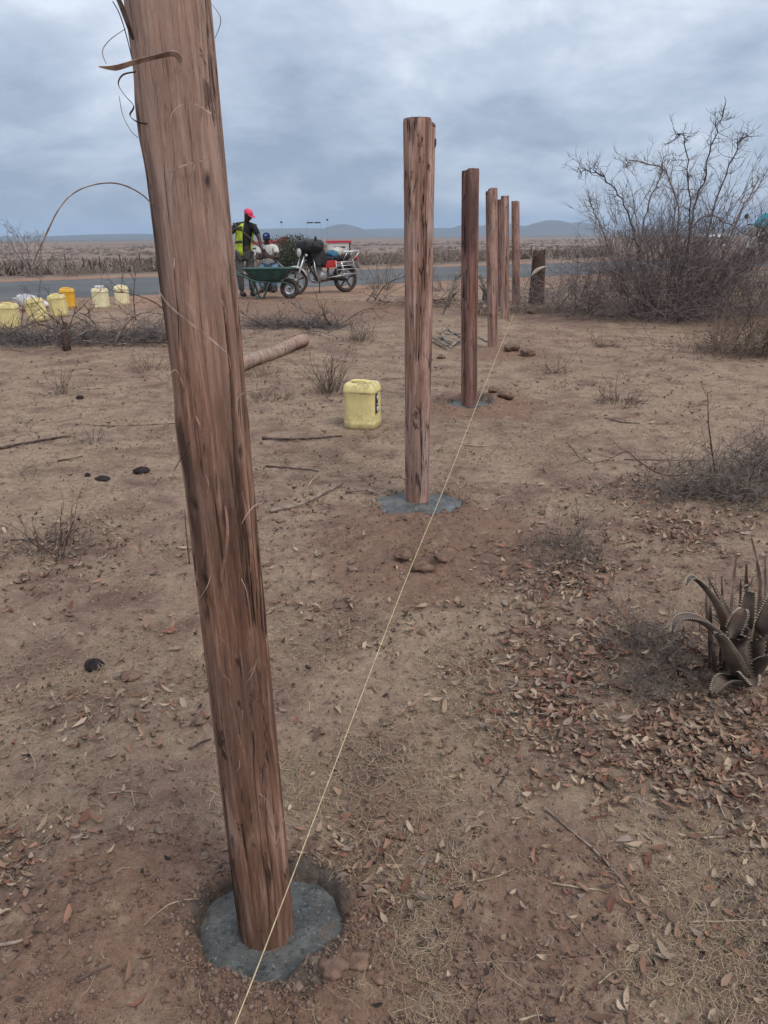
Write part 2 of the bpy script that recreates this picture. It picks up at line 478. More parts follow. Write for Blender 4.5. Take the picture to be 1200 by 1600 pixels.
def wood(name, pale, mid, dark, grey=(.30, .24, .22), greyness=.35, seed=0.0, fk=1.0):
    """stripped eucalyptus: fine long grain, peeled patches with hard edges, dark bark flecks, drying cracks; fk scales detail with distance"""
    k = NT(name, .8, .22)
    def C(zs, o=0.0): return k.coord(scale=(1, 1, zs), loc=(seed + o, seed * 1.7 + o, seed * .6))
    grain = k.noise(C(.045), 330 * fk, 4, .7, .3); streak = k.noise(C(.05, 3), 85 * fk, 5, .65, .5); broad = k.noise(C(.10, 5), 24, 5, .6, .7)
    patch = k.noise(C(.22, 1), 11, 6, .62, .9); patch2 = k.noise(C(.16, 8), 22, 6, .65, .8)
    c = k.mix(k.rng(patch, .40, .60), mid, pale)
    c = k.mix(k.math('MULTIPLY', k.rng(broad, .50, .64), .6), c, dark)
    c = k.mix(k.math('MULTIPLY', k.rng(k.noise(C(.3, 2), 6, 5, .65, .7), .50, .60), greyness), c, grey)
    c = k.mix(k.math('MULTIPLY', k.rng(patch2, .555, .575), .55), c, tuple(min(1, x * 1.22) for x in pale))      # peeled flakes
    c = k.mix(k.math('MULTIPLY', k.rng(patch2, .425, .405), .60), c, k.mix(.6, mid, dark))
    st = k.sepc(k.attr('stain').outputs['Color'])     # r dark stain, g reddish freshly bared wood, both partly painted shade low on the nearest post, b grey-pale weathering
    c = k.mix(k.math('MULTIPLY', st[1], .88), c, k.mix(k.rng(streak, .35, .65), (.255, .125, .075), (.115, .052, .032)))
    c = k.mix(k.math('MULTIPLY', st[2], .65), c, k.mix(k.rng(streak, .35, .65), (.285, .195, .165), (.43, .315, .265)))
    c = k.mix(k.math('MULTIPLY', k.rng(streak, .54, .66), .55), c, dark)
    c = k.mix(k.math('MULTIPLY', k.rng(streak, .46, .36), .40), c, tuple(min(1, x * 1.3) for x in pale))
    c = k.mix(k.math('MULTIPLY', k.rng(grain, .55, .68), .60), c, tuple(x * .6 for x in dark))
    c = k.mix(k.math('MULTIPLY', k.rng(grain, .42, .32), .40), c, tuple(min(1, x * 1.5) for x in pale))
    zone_ = k.noise(C(.45, 5), 5, 4, .6)
    flk = k.noise(C(.20, 9), 46 * fk, 6, .7, .7)
    c = k.mix(k.math('MULTIPLY', k.math('MULTIPLY', k.rng(flk, .575, .60), k.rng(zone_, .45, .56)), .9), c, (.040, .022, .018))
    line = k.math('ABSOLUTE', k.math('SUBTRACT', k.noise(C(.035, 13), 26, 3, .5, .6), .5))
    crk = k.math('MULTIPLY', k.rng(line, .016, .004), k.rng(k.noise(C(.5, 4), 7, 3, .6), .47, .54))
    c = k.mix(k.math('MULTIPLY', crk, .9), c, (.028, .017, .014))
    c = k.mix(st[0], c, k.mix(k.rng(streak, .4, .65), (.018, .013, .012), (.085, .052, .042)))
    k.color(c)
    k.bump(grain, .7, .003).bump(streak, .6, .006).bump(flk, .5, .006).bump(k.math('MULTIPLY', crk, -1.0), .8, .008)
    return k.m
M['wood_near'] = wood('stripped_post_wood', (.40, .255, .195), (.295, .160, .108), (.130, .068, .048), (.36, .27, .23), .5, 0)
M['wood_b'] = wood('stripped_post_wood_pink', (.42, .275, .225), (.32, .182, .138), (.14, .074, .056), (.40, .32, .285), .6, 3.1, .5)
M['wood_c'] = wood('stripped_post_wood_dark', (.25, .135, .112), (.165, .085, .075), (.075, .042, .040), (.25, .18, .165), .3, 6.7, .35)
M['wood_d'] = wood('stripped_post_wood_tan', (.37, .23, .185), (.27, .155, .12), (.12, .07, .055), (.36, .28, .25), .5, 9.4, .25)
M['log'] = wood('pale_log_wood', (.40, .28, .225), (.33, .22, .175), (.17, .105, .08), (.40, .32, .28), .5, 12.0)

k = NT('bark_fibre', .75, .2)
c = k.mix(k.rng(k.noise(k.coord(), 40, 4, .6), .35, .65), (.20, .135, .105), (.48, .37, .30))
k.color(c); M['fibre'] = k.m
M['wood_chip'] = plain('torn_wood', (.24, .135, .10), .8, .2, .35, 40, bumpd=.003)
M['bark_dark'] = plain('dark_bark', (.085, .055, .045), .9, .15, .5, 30, bumpd=.004)

def twig_mat(name, a, b, sc=6):
    k = NT(name, .9, .15)
    k.color(k.mix(k.rng(k.noise(k.pos(), sc, 4, .6), .35, .65), a, b)); return k.m
M['thorn'] = twig_mat('grey_thorn_twig', (.115, .092, .090), (.27, .22, .205), 14)
M['scrub'] = twig_mat('pale_dry_scrub', (.15, .115, .10), (.29, .225, .19), 6)
M['thorn_dark'] = twig_mat('dark_thorn_stem', (.040, .030, .030), (.090, .066, .062), 5)
M['dry_stem'] = twig_mat('dry_brown_stem', (.10, .070, .056), (.24, .175, .135), 14)
M['ash_twig'] = twig_mat('ash_grey_twig', (.092, .074, .066), (.25, .205, .178), 26)
M['straw_stem'] = twig_mat('straw_stem', (.22, .165, .115), (.42, .34, .25), 18)
M['stick'] = twig_mat('dead_stick', (.135, .095, .075), (.32, .25, .205), 16)
M['stick_dark'] = twig_mat('dark_dead_stick', (.045, .032, .030), (.12, .085, .072), 16)
M['char'] = twig_mat('greyed_brush', (.070, .060, .060), (.20, .172, .162), 9)

k = NT('vertex_tinted_straw', .9, .15); k.color(k.attr('col').outputs['Color']); M['tint'] = k.m
k = NT('dry_leaf', .8, .2)
c = k.ramp(k.rand(), [(.0, (.30, .185, .125)), (.2, (.215, .115, .080)), (.4, (.37, .26, .18)), (.6, (.25, .15, .105)), (.75, (.42, .31, .22)), (.9, (.24, .10, .07)), (1, (.30, .22, .17))])
v = k.coord()
c = k.mix(k.math('MULTIPLY', k.rng(k.noise(v, 60, 5, .65), .45, .65), .6), c, (.11, .07, .052))
k.color(c); M['leaf'] = k.m
M['stone'] = plain('dusty_stone', (.225, .160, .128), .9, .15, .35, 22, dirt=((.17, .11, .085), .7), bumpd=.004)
M['clod'] = plain('soil_clod', (.185, .118, .088), .95, .1, .35, 30, bumpd=.006)
M['dung'] = plain('dark_dung', (.028, .022, .021), .9, .2, .5, 40, bumpd=.006)
M['twine'] = plain('yellow_twine', (.52, .42, .26), .8, .2, .25, 60)

# ------------------------------------------------------------------ post positions (from the photograph onto the ground)
POST_PX = [(417, 1450), (651, 785), (733, 634), (770, 545), (789, 500), (806, 476), (780, 479)]
PB = [G(*q) for q in POST_PX]
FOOTINGS.append((*G(428, 1446).xy, .148, Hs(*G(428, 1446).xy)))
FOOTINGS.append((*G(660, 792).xy, .205, Hs(*G(660, 792).xy) + .015))
FOOTINGS.append((*G(735, 632).xy, .175, Hs(*G(735, 632).xy) + .01))
def mound(px, py, rad, h, rough=.5):
    q = G(px, py); MOUNDS.append((q.x, q.y, rad, h, rough))
mound(170, 1400, .26, .035, .25); mound(40, 1540, .25, .03, .3)
mound(545, 1525, .085, .05, 1.0); mound(400, 1580, .12, .03, .8); mound(270, 1480, .09, .022, .8)
mound(690, 830, .30, .05, .6); mound(640, 880, .16, .05, 1.1); mound(560, 845, .30, .03, .8); mound(690, 885, .10, .04, 1.2)
mound(755, 625, .35, .04, .8); mound(800, 615, .2, .05, 1)
mound(785, 548, .35, .05, .7); mound(560, 480, .8, .07, .7); mound(430, 478, 1.0, .05, .6); mound(800, 510, .5, .08, .7)

def zone_masks(x, y):
    dug = np.zeros_like(x)
    for (px, py, rad, w) in DUGS: 
        q = np.hypot(x - px, y - py) / rad + .5 * (fbm(x * 5, y * 5, 91, 4) - .5)
        dug = np.maximum(dug, w * sm((1.25 - q) / .55))
    lit = np.zeros_like(x)
    for (lx, ly, sx, sy, w) in LITTER:
        lit = np.maximum(lit, w * np.exp(-((x - lx) / sx) ** 2 - ((y - ly) / sy) ** 2))
    lit = lit * sm((fbm(x * 4, y * 4, 55, 4) - .25) / .35)
    return np.clip(dug, 0, 1), np.clip(lit, 0, 1)
def zc(px, py): q = G(px, py); return q.x, q.y
DUGS = [(*zc(190, 1400), .24, 1), (*zc(40, 1540), .22, .9), (*zc(428, 1470), .27, 1), (*zc(560, 1540), .14, .9), (*zc(620, 1290), .16, .6), (*zc(670, 830), .62, .9), (*zc(640, 880), .4, .9),
        (*zc(750, 632), .55, .9), (*zc(790, 548), .7, .8), (*zc(560, 480), 1.6, .8), (*zc(430, 475), 2.0, .7), (*zc(860, 1400), .22, .7), (*zc(800, 1530), .2, .6)]
LITTER = [(*zc(1010, 1060), .50, .50, 1), (*zc(1120, 1180), .36, .28, 1), (*zc(850, 900), .42, .42, .95), (*zc(880, 1130), .28, .26, .7), (*zc(1040, 830), .5, .4, .8), (*zc(1130, 770), .75, .5, 1),
          (*zc(560, 1380), .16, .20, .45), (*zc(480, 930), .2, .3, .35), (*zc(120, 530), 3.2, .75, 1), (*zc(450, 505), 1.3, .4, 1), (*zc(1040, 490), 3.6, 1.6, 1), (*zc(1180, 550), 1.2, 1.0, .9), (*zc(90, 850), .35, .3, .6), (*zc(870, 570), .4, .4, .5), (*zc(30, 1340), .2, .2, .5), (*zc(200, 1100), .3, .2, .35)]

# ------------------------------------------------------------------ ground: one sheet to the horizon
rr = [.15]
while rr[-1] < 20: rr.append(rr[-1] * 1.0085)
while rr[-1] < 10500: rr.append(rr[-1] * 1.03)
rr = np.array(rr)
th = np.concatenate([np.arange(-42, 42, .2), np.arange(42, 62, 1.0), np.arange(62, 298, 4.0), np.arange(298, 318, 1.0)])
th = np.radians(th)
nr, na = len(rr), len(th)
gx = (rr[:, None] * np.sin(th)[None, :]).ravel(); gy = (rr[:, None] * np.cos(th)[None, :]).ravel()
gz = H(gx, gy)
V = np.stack([gx, gy, gz], 1)
V = np.vstack([V, [[0, 0, Hs(0, 0)]]])
i, j = np.meshgrid(np.arange(nr - 1), np.arange(na), indexing='ij')
j2 = (j + 1) % na
quads = np.stack([i * na + j, i * na + j2, (i + 1) * na + j2, (i + 1) * na + j], -1).reshape(-1, 4)[:, ::-1]
tri = np.stack([np.full(na, nr * na), (np.arange(na) + 1) % na, np.arange(na)], 1)
me = mesh_arrays('ground', V, [quads, tri])
dug, lit = zone_masks(V[:, 0], V[:, 1])
sv = RN[0] * V[:, 0] + RN[1] * V[:, 1]
verge = np.maximum(sm((sv - 26.0) / .6) * sm((29.5 - sv) / 2.0), .7 * sm((sv - 14.5) / 1.5) * sm((19.2 - sv) / 1.0) * (.3 + .9 * (fbm(V[:, 0] * .6, V[:, 1] * .6, 77, 3))))
cem = np.zeros_like(dug)
for (fx, fy, fr, fz) in FOOTINGS:
    q = np.hypot(V[:, 0] - fx, V[:, 1] - fy) / fr + .9 * (fbm(V[:, 0] * 7, V[:, 1] * 7, 95, 4) - .5)
    cem = np.maximum(cem, sm((1.22 - q) / .2))
at = me.attributes.new('zone', 'FLOAT_COLOR', 'POINT')
zc4 = np.stack([dug, lit, np.clip(verge, 0, 1), cem], 1).astype(np.float32)
at.data.foreach_set('color', zc4.ravel())
at = me.attributes.new('far', 'FLOAT', 'POINT')
at.data.foreach_set('value', sm((sv - 28.5) / 9).astype(np.float32))
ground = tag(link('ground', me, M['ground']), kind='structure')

# ------------------------------------------------------------------ road
mb = MB(); rings = []
for t in list(np.linspace(-160, -40, 13)) + list(np.linspace(-36, 60, 60)) + list(np.linspace(65, 400, 30)):
    ring = []
    wob = .10 * math.sin(t * .9) + .07 * math.sin(t * 2.3 + 1)
    for s, dz in ((ROAD0 - .25 + wob, -.10), (ROAD0 + wob, .035), (22.5, .075), (ROAD1 - wob * .6, .035), (ROAD1 + .25, -.10)):
        ring.append((RT[0] * t + RN[0] * s, RT[1] * t + RN[1] * s, .2 + dz - .0011 * max(abs(t) - 60, 0)))
    rings.append(ring)
mb.loft(rings, cap=False, closed=False)
tag(mb.build('road', M['asphalt'], smooth=False), kind='structure')

# ------------------------------------------------------------------ fence posts of stripped timber
def make_post(base, top, r0, r1, mat, seed, label, cracks=(), knots=(), stain_shades=(), facet=0.0, na=72, nz=220, notch=0.0, nphase=0.0, tint=(0, 0)):
    base, top = Vector(base), Vector(top)
    L = (top - base).length
    root = empty('timber_post', base)
    root.rotation_euler = (top - base).to_track_quat('Z', 'X').to_euler()
    tag(root, label, 'post', 'timber posts set in a line')
    t = np.linspace(0, 2 * PI, na, endpoint=False)[None, :]
    z = np.linspace(-.10, L, nz)[:, None]
    ct, st_ = np.cos(t), np.sin(t)
    rad = (r0 + (r1 - r0) * np.clip(z / L, 0, 1)) * np.ones_like(t)
    rad = rad * (1 + .05 * (fbm(ct * 1.2 + seed, st_ * 1.2 + z * .9, seed, 3) - .5) * 2 + facet * np.cos(3 * t + seed) + facet * .6 * np.cos(5 * t + 2 * seed))
    rad = rad * (1 + .035 * (fbm(ct * 5 + seed, st_ * 5 + z * 1.1, seed + 3, 4) - .5) * 2 + .02 * (fbm(ct * 14 + seed, st_ * 14 + z * 2.2, seed + 5, 3) - .5) * 2)
    # long shallow flats and splits where the bark was pulled off
    fl = fbm(ct * 2.2 + 9 + seed, st_ * 2.2 + z * .55, seed + 8, 2)
    rad = rad - r0 * .045 * sm((fl - .56) / .03)
    stain = np.zeros((nz, na, 3))
    stain[..., 1] += .55 * sm((fl - .56) / .04)
    for (t0, z0, z1, dep, wid) in cracks:
        tt = t0 + .10 * np.sin(z * 5 + seed + t0 * 7) + .05 * np.sin(z * 17 + t0)
        dt = np.angle(np.exp(1j * (t - tt)))
        m = np.exp(-(dt / wid) ** 2) * sm((z - z0) / .12) * sm((z1 - z) / .12)
        rad = rad - dep * m
        stain[..., 0] = np.maximum(stain[..., 0], .95 * np.clip(m * 1.3 - .25, 0, 1))
        lip = np.exp(-((dt - wid * 1.9) / wid) ** 2) * sm((z - z0) / .12) * sm((z1 - z) / .12)
        rad = rad + dep * .35 * lip
    for (t0, z0, w, h, amt) in knots:
        dt = np.angle(np.exp(1j * (t - t0))) * r0
        q = np.hypot(dt / w, (z - z0) / h)
        rad = rad + amt * np.exp(-(q * .8) ** 2) - amt * 1.6 * np.exp(-(q * 2.2) ** 2)
        stain[..., 0] = np.maximum(stain[..., 0], .95 * np.exp(-(q * 1.5) ** 2))
    for (t0, z0, w, h, ch, amt) in stain_shades:
        dt = np.angle(np.exp(1j * (t - t0)))
        q = np.hypot(dt / w, (z - z0) / h) + 1.1 * (fbm(ct * 7 + 3, st_ * 7 + z * 3.0, seed + 17, 4) - .5)
        stain[..., ch] = np.maximum(stain[..., ch], amt * sm((1.15 - q) / .5))
    if notch: rad[-3:, :] *= 1 - .012 * np.arange(3)[:, None]
    zz = z * np.ones_like(t)
    if notch:
        zz[-3:, :] -= notch * sm((np.cos(t - nphase) - .35) / .25) + .006 * fbm(ct * 4 + seed, st_ * 4, seed, 3)
    V = np.stack([rad * ct, rad * st_, zz], -1).reshape(-1, 3)
    i, j = np.meshgrid(np.arange(nz - 1), np.arange(na), indexing='ij'); j2 = (j + 1) % na
    q = np.stack([i * na + j, i * na + j2, (i + 1) * na + j2, (i + 1) * na + j], -1).reshape(-1, 4)
    me = mesh_arrays('trunk', V, [q])
    a = me.attributes.new('stain', 'FLOAT_COLOR', 'POINT')
    c4 = np.ones((len(V), 4), np.float32); c4[:, :3] = np.clip(stain, 0, 1).reshape(-1, 3)
    a.data.foreach_set('color', c4.ravel())
    link('trunk', me, mat, root)
    # sawn top as a part of its own
    mb = MB(); ringv = V[-na:]
    c = ringv.mean(0)
    rings = [ringv.tolist(), (ringv * [.96, .96, 1] + [0, 0, .003]).tolist(), ((ringv - c) * .5 + c + [0, 0, .003]).tolist(), ((ringv - c) * .06 + c + [0, 0, .003]).tolist()]
    mb.loft(rings, cap=False); mb.f.append(tuple(3 * na + q for q in range(na)))
    mb.build('sawn_top', M['bark_dark'], root)
    return root

def zpost(py, Y): return PY(400, py, Y).z
Y1 = PB[0].y
top1 = PY(253, -90, Y1)
Z = lambda py: (zpost(py, Y1) - PB[0].z)
F = -PI / 2      # facing the camera
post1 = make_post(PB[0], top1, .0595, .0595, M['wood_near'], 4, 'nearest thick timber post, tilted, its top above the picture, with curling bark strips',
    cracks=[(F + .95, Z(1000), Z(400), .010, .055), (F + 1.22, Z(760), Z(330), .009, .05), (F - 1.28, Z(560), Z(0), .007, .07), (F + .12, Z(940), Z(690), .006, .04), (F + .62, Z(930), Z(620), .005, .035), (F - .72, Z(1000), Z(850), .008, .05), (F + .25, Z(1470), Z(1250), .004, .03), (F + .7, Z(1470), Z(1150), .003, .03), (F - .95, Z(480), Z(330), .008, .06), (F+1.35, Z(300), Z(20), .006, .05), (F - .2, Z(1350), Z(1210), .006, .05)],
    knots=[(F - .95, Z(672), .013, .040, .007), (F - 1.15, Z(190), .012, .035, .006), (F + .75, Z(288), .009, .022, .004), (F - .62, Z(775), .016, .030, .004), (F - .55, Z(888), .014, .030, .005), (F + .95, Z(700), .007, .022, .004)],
    stain_shades=[(F + .55, Z(790), .46, .12, 0, .55), (F + .55, Z(690), .4, .10, 0, .3), (F - .60, Z(770), .22, .09, 0, .70), (F - .55, Z(880), .16, .06, 0, .65), (F - .75, Z(700), .14, .06, 0, .8), (F - 1.1, Z(440), .30, .18, 0, .6), (F - .7, Z(330), .13, .10, 0, .45),
            (F - .2, Z(620), .9, .25, 1, .75), (F, Z(560), 1.2, .22, 1, .6), (F, Z(1000), 1.9, .42, 1, .85), (F + .1, Z(1130), 1.4, .25, 0, .34), (F - .3, Z(820), .8, .2, 0, .3), (F + .0, Z(1400), 1.8, .22, 1, .9), (F, Z(1380), 1.6, .2, 0, .28), (F - .3, Z(430), .7, .12, 1, .5), (F - .2, Z(1240), .4, .07, 1, 1), (F, Z(120), 2.2, .42, 2, .75), (F + .7, Z(330), .6, .4, 2, .45), (F + .9, Z(540), .5, .2, 2, .5), (F + .3, Z(900), .5, .1, 0, .35), (F - .8, Z(1400), .35, .09, 0, .5), (F + .3, Z(1330), .3, .06, 0, .3)],  # lower part's darker tone is partly real wood, partly shade put into the colour
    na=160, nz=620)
Y2 = PB[1].y
def tp(i, px, py): return PY(px, py, PB[i].y)
Z2 = lambda py: PY(650, py, Y2).z - PB[1].z
post2 = make_post(PB[1], tp(1, 655, 186), .066, .079, M['wood_b'], 11, 'pale pinkish timber post behind the lone yellow jerrycan, second from the front',
    cracks=[(F + .5, Z2(500), Z2(200), .005, .05), (F + .95, Z2(700), Z2(380), .006, .05), (F - .5, Z2(430), Z2(300), .006, .06), (F + .2, Z2(520), Z2(420), .005, .05), (F - 1.2, Z2(420), Z2(290), .006, .07)],
    knots=[(F + .1, Z2(608), .008, .015, .002)],
    stain_shades=[(F - .35, Z2(400), .20, .16, 0, .6), (F - .05, Z2(755), .28, .07, 0, .95), (F + .12, Z2(735), .10, .10, 0, .9), (F - 1.1, Z2(760), .45, .09, 0, .75), (F + .3, Z2(320), .55, .26, 0, .38), (F + .1, Z2(660), 1.2, .16, 1, .5), (F + .6, Z2(470), .3, .15, 1, .7), (F, Z2(230), 1.5, .25, 2, .9), (F - .4, Z2(520), .5, .25, 2, .5)],
    facet=.03, notch=.02, nphase=PI + .4, na=96, nz=260)
post3 = make_post(PB[2], tp(2, 735, 264), .071, .071, M['wood_c'], 23, 'dark reddish brown timber post, third from the front',
    cracks=[(F + .8, .3, 1.5, .006, .07), (F - .9, .2, 1.2, .006, .07)],
    stain_shades=[(F - .2, 1.6, 1.4, .33, 0, .55), (F - .7, 1.05, .35, .25, 2, .8), (F + .15, .45, .25, .3, 2, .55), (F + .3, 1.0, .6, .2, 1, .8), (F + .8, .3, .5, .3, 0, .5)], facet=.035, notch=.012, nphase=PI, na=64, nz=150)
post4 = make_post(PB[3], tp(3, 768, 294), .072, .074, M['wood_d'], 31, 'timber post with a slanting top, fourth from the front',
    stain_shades=[(F - .5, 1.7, .4, .25, 0, .4), (F + .6, .4, .4, .35, 1, .7), (F + .2, .8, .5, .3, 2, .8)], cracks=[(F + .6, .1, 1.0, .006, .08)], facet=.03, notch=.035, nphase=PI, na=56, nz=120)
post5 = make_post(PB[4], tp(4, 789, 306), .073, .070, M['wood_b'], 43, 'light tan timber post with a long dark split, fifth from the front',
    stain_shades=[(F + .1, .5, .15, .4, 0, .8), (F - .6, 1.2, .5, .4, 2, .6)], cracks=[(F + .1, .1, 1.1, .008, .1)], facet=.03, notch=.02, nphase=1, na=48, nz=100)
post6 = make_post(PB[5], tp(5, 805, 314), .078, .078, M['wood_d'], 57, 'rightmost timber post of the line, the farthest, standing free of the others',
    stain_shades=[(F, .4, 1.2, .25, 0, .35)], facet=.03, notch=.012, nphase=0, na=48, nz=100)
post7 = make_post(PB[6], tp(6, 780, 312), .074, .070, M['wood_c'], 61, 'dark timber post mostly hidden between the fourth and fifth posts of the line', facet=.03, na=48, nz=80)

# dark scrap of bark on the second post
mb = MB(); s0 = PY(677, 213, Y2 - .01); mb.tube(smooth_path([s0, PY(680, 222, Y2 - .02), PY(679, 232, Y2 - .02)], 4), [.004, .009, .008, .010, .006, .007, .005, .004, .002], 5)
o = mb.build('bark_scrap', M['thorn_dark']); o.parent = post2; 
bpy.context.view_layer.update()
o.matrix_parent_inverse = post2.matrix_world.inverted()

# bark strips peeling off the nearest post
def strip(pxs, widths, mat='fibre', thick=.0008, side=(0, 0, 1), name='bark_strip'):
    pts = smooth_path([PY(a, b, Y1 + c) for a, b, c in pxs], 6)
    m = len(pts); w = np.interp(np.linspace(0, 1, m), np.linspace(0, 1, len(widths)), widths)
    mb = MB(); mb.ribbon(pts, list(w), thick, side)
    o = mb.build(name, M[mat], smooth=False); o.parent = post1; o.matrix_parent_inverse = post1.matrix_world.inverted()
    return o
S = -.062
strip([(283, 98, S + .004), (272, 84, S - .012), (240, 90, S - .018), (208, 98, S - .02), (180, 106, S - .03), (154, 104, S - .035)], [.005, .009, .007, .008, .009, .001], side=(.1, -.8, .6))
strip([(232, 194, -.045), (214, 190, -.06), (203, 180, -.062), (209, 166, -.06), (196, 150, -.06), (185, 132, -.06), (192, 117, -.055), (213, 112, -.04)], [.004, .004, .004, .004, .003, .003, .003, .002], 'bark_dark', side=(0, -1, .3))
strip([(244, 328, -.03), (222, 304, -.06), (185, 287, -.09), (145, 289, -.11), (112, 304, -.13), (90, 330, -.15), (72, 366, -.16), (52, 409, -.17)], [.002, .0025, .0025, .002, .002, .002, .004, .002], 'fibre', side=(0, -1, .5))
strip([(330, 178, -.066), (308, 164, -.072), (285, 164, -.072), (270, 176, -.070), (265, 196, -.066)], [.002, .002, .002, .0015, .001])
strip([(322, 250, -.066), (295, 256, -.07), (262, 268, -.067)], [.002, .002, .0015])
strip([(355, 552, -.068), (330, 530, -.073), (295, 503, -.07), (265, 478, -.05), (248, 455, -.04)], [.002, .003, .003, .003, .001])
strip([(405, 612, -.04), (385, 612, -.066), (372, 622, -.07), (368, 642, -.066)], [.0015, .0015, .0015, .001])
strip([(412, 785, -.05), (398, 790, -.064), (385, 805, -.068), (378, 818, -.066)], [.0015, .0015, .0015, .001])
strip([(352, 790, -.064), (356, 830, -.074), (352, 870, -.076), (346, 905, -.066), (352, 915, -.066)], [.003, .005, .006, .004, .002], 'wood_chip', side=(1, -.2, 0))
strip([(378, 768, -.062), (389, 820, -.068), (392, 870, -.068), (390, 900, -.062)], [.002, .003, .003, .001], 'wood_chip', side=(1, -.2, 0))
strip([(306, 650, -.060), (312, 665, -.074), (318, 690, -.074), (320, 712, -.062)], [.002, .004, .004, .002], 'wood_chip', side=(1, -.2, 0))
strip([(448, 1268, -.06), (440, 1290, -.066), (432, 1318, -.066)], [.0015, .002, .001], side=(1, -.2, 0))
strip([(290, 620, -.05), (282, 590, -.06), (272, 578, -.055), (262, 600, -.05), (268, 640, -.05)], [.0015, .0015, .0015, .001, .001])
strip([(296, 690, -.055), (285, 712, -.058), (272, 735, -.052)], [.0015, .002, .001], 'bark_dark')
strip([(208, 62, -.05), (200, 38, -.06), (192, 15, -.06), (182, -8, -.06)], [.004, .007, .008, .006], 'bark_dark', side=(1, -.3, 0))
strip([(206, 90, -.05), (196, 50, -.065), (186, 20, -.07), (176, 2, -.07)], [.001, .0012, .0012, .001], 'bark_dark', side=(1, -.3, 0))
strip([(196, 45, -.05), (172, 62, -.065), (160, 80, -.07), (166, 100, -.07)], [.0006, .0008, .0008, .0006], 'fibre', side=(1, -.3, 0))
strip([(216, 215, -.05), (205, 205, -.06), (192, 180, -.065), (186, 150, -.065)], [.0006, .0008, .0008, .0006], 'fibre', side=(1, -.3, 0))
strip([(324, 0, -.02), (330, 40, -.03), (334, 80, -.02)], [.0008, .001, .0006], 'bark_dark', side=(1, -.3, 0))
strip([(330, 5, -.02), (345, 30, -.03), (336, 60, -.02)], [.0006, .0008, .0006], 'bark_dark', side=(1, -.3, 0))
rng = random.Random(5)
for q in range(16):           # small loose fibres
    py = rng.uniform(250, 1300); cx = 262 + (417 - 262) * py / 1450
    px = cx + rng.uniform(-38, 38); a = rng.uniform(-18, 18); l = rng.uniform(14, 40)
    strip([(px, py, S - .003), (px + a * .5 + 3, py + l * .5, S - .009), (px + a, py + l, S - .003)], [.0008, .001, .0006], side=(1, -.2, 0))

# ------------------------------------------------------------------ wet concrete collars
FL = ['wet grey concrete collar around the foot of the nearest post', 'wet concrete collar around the foot of the second post, with a pale puddle', 'dark concrete collar around the foot of the third post']
for i, (fx, fy, fr, fz) in enumerate(FOOTINGS):
    n, m = 96, 22; rings = []
    tt = np.linspace(0, 2 * PI, n, endpoint=False)
    out = 1.38 + .10 * (fbm(np.cos(tt) * 1.5 + 5 * i, np.sin(tt) * 1.5, 81, 4) - .5)
    V = []
    for q in np.linspace(1, .08, m):
        rad = fr * out * q
        x, y = fx + rad * np.cos(tt), fy + rad * np.sin(tt)
        z = fz - .003 + .014 * (fbm(x * 26, y * 26, 61, 5) - .5) + .010 * (fbm(x * 9, y * 9, 63, 3) - .5) - (.03 if q > .99 else 0)
        V.append(np.stack([x - fx, y - fy, z - fz], 1))
    V = np.concatenate(V)
    a, b = np.meshgrid(np.arange(m - 1), np.arange(n), indexing='ij'); b2 = (b + 1) % n
    quads = np.stack([a * n + b, a * n + b2, (a + 1) * n + b2, (a + 1) * n + b], -1).reshape(-1, 4)
    me = mesh_arrays('concrete_footing', V, [quads, np.arange((m - 1) * n, m * n)[None, :]])
    o = link('concrete_footing', me, M['concrete'], loc=(fx, fy, fz))
    tag(o, FL[i], 'concrete', 'concrete collars at the posts')

# ------------------------------------------------------------------ builder's line
def PZ(px, py, zz):
    d = ray(px, py); return CAM_P + d * ((zz - CAM_H) / d.z)
lp = [PZ(340, 1670, .15), PZ(403, 1510, .165), PZ(460, 1361, .18), PZ(557, 1107, .16), PZ(640, 892, .14), PZ(703, 740, .15), PZ(750, 620, .17), PZ(778, 552, .19), PZ(803, 490, .30)]
mb = MB(); pts = smooth_path(lp, 14)
rr_ = random.Random(3)
mb.tube(pts, [.0010 + .0002 * rr_.random() + .00018 * min(8, p.y) for p in pts], 6)
line = tag(mb.build('guide_string', M['twine']), 'thin yellowish guide string stretched low along the row of posts', 'string')
print('string x-check', [tuple(round(c, 2) for c in p) for p in lp], 'posts', [tuple(round(c, 2) for c in p) for p in PB])
mb = MB(); c0 = PZ(413, 1473, .055)
mb.tube(smooth_path([PZ(412, 1476, .02), PZ(395, 1480, .012), PZ(383, 1492, .008), PZ(368, 1490, .008)], 6), .0012, 5)
tag(mb.build('string_end', M['twine']), 'short frayed pale string end lying on the nearest concrete collar', 'string')
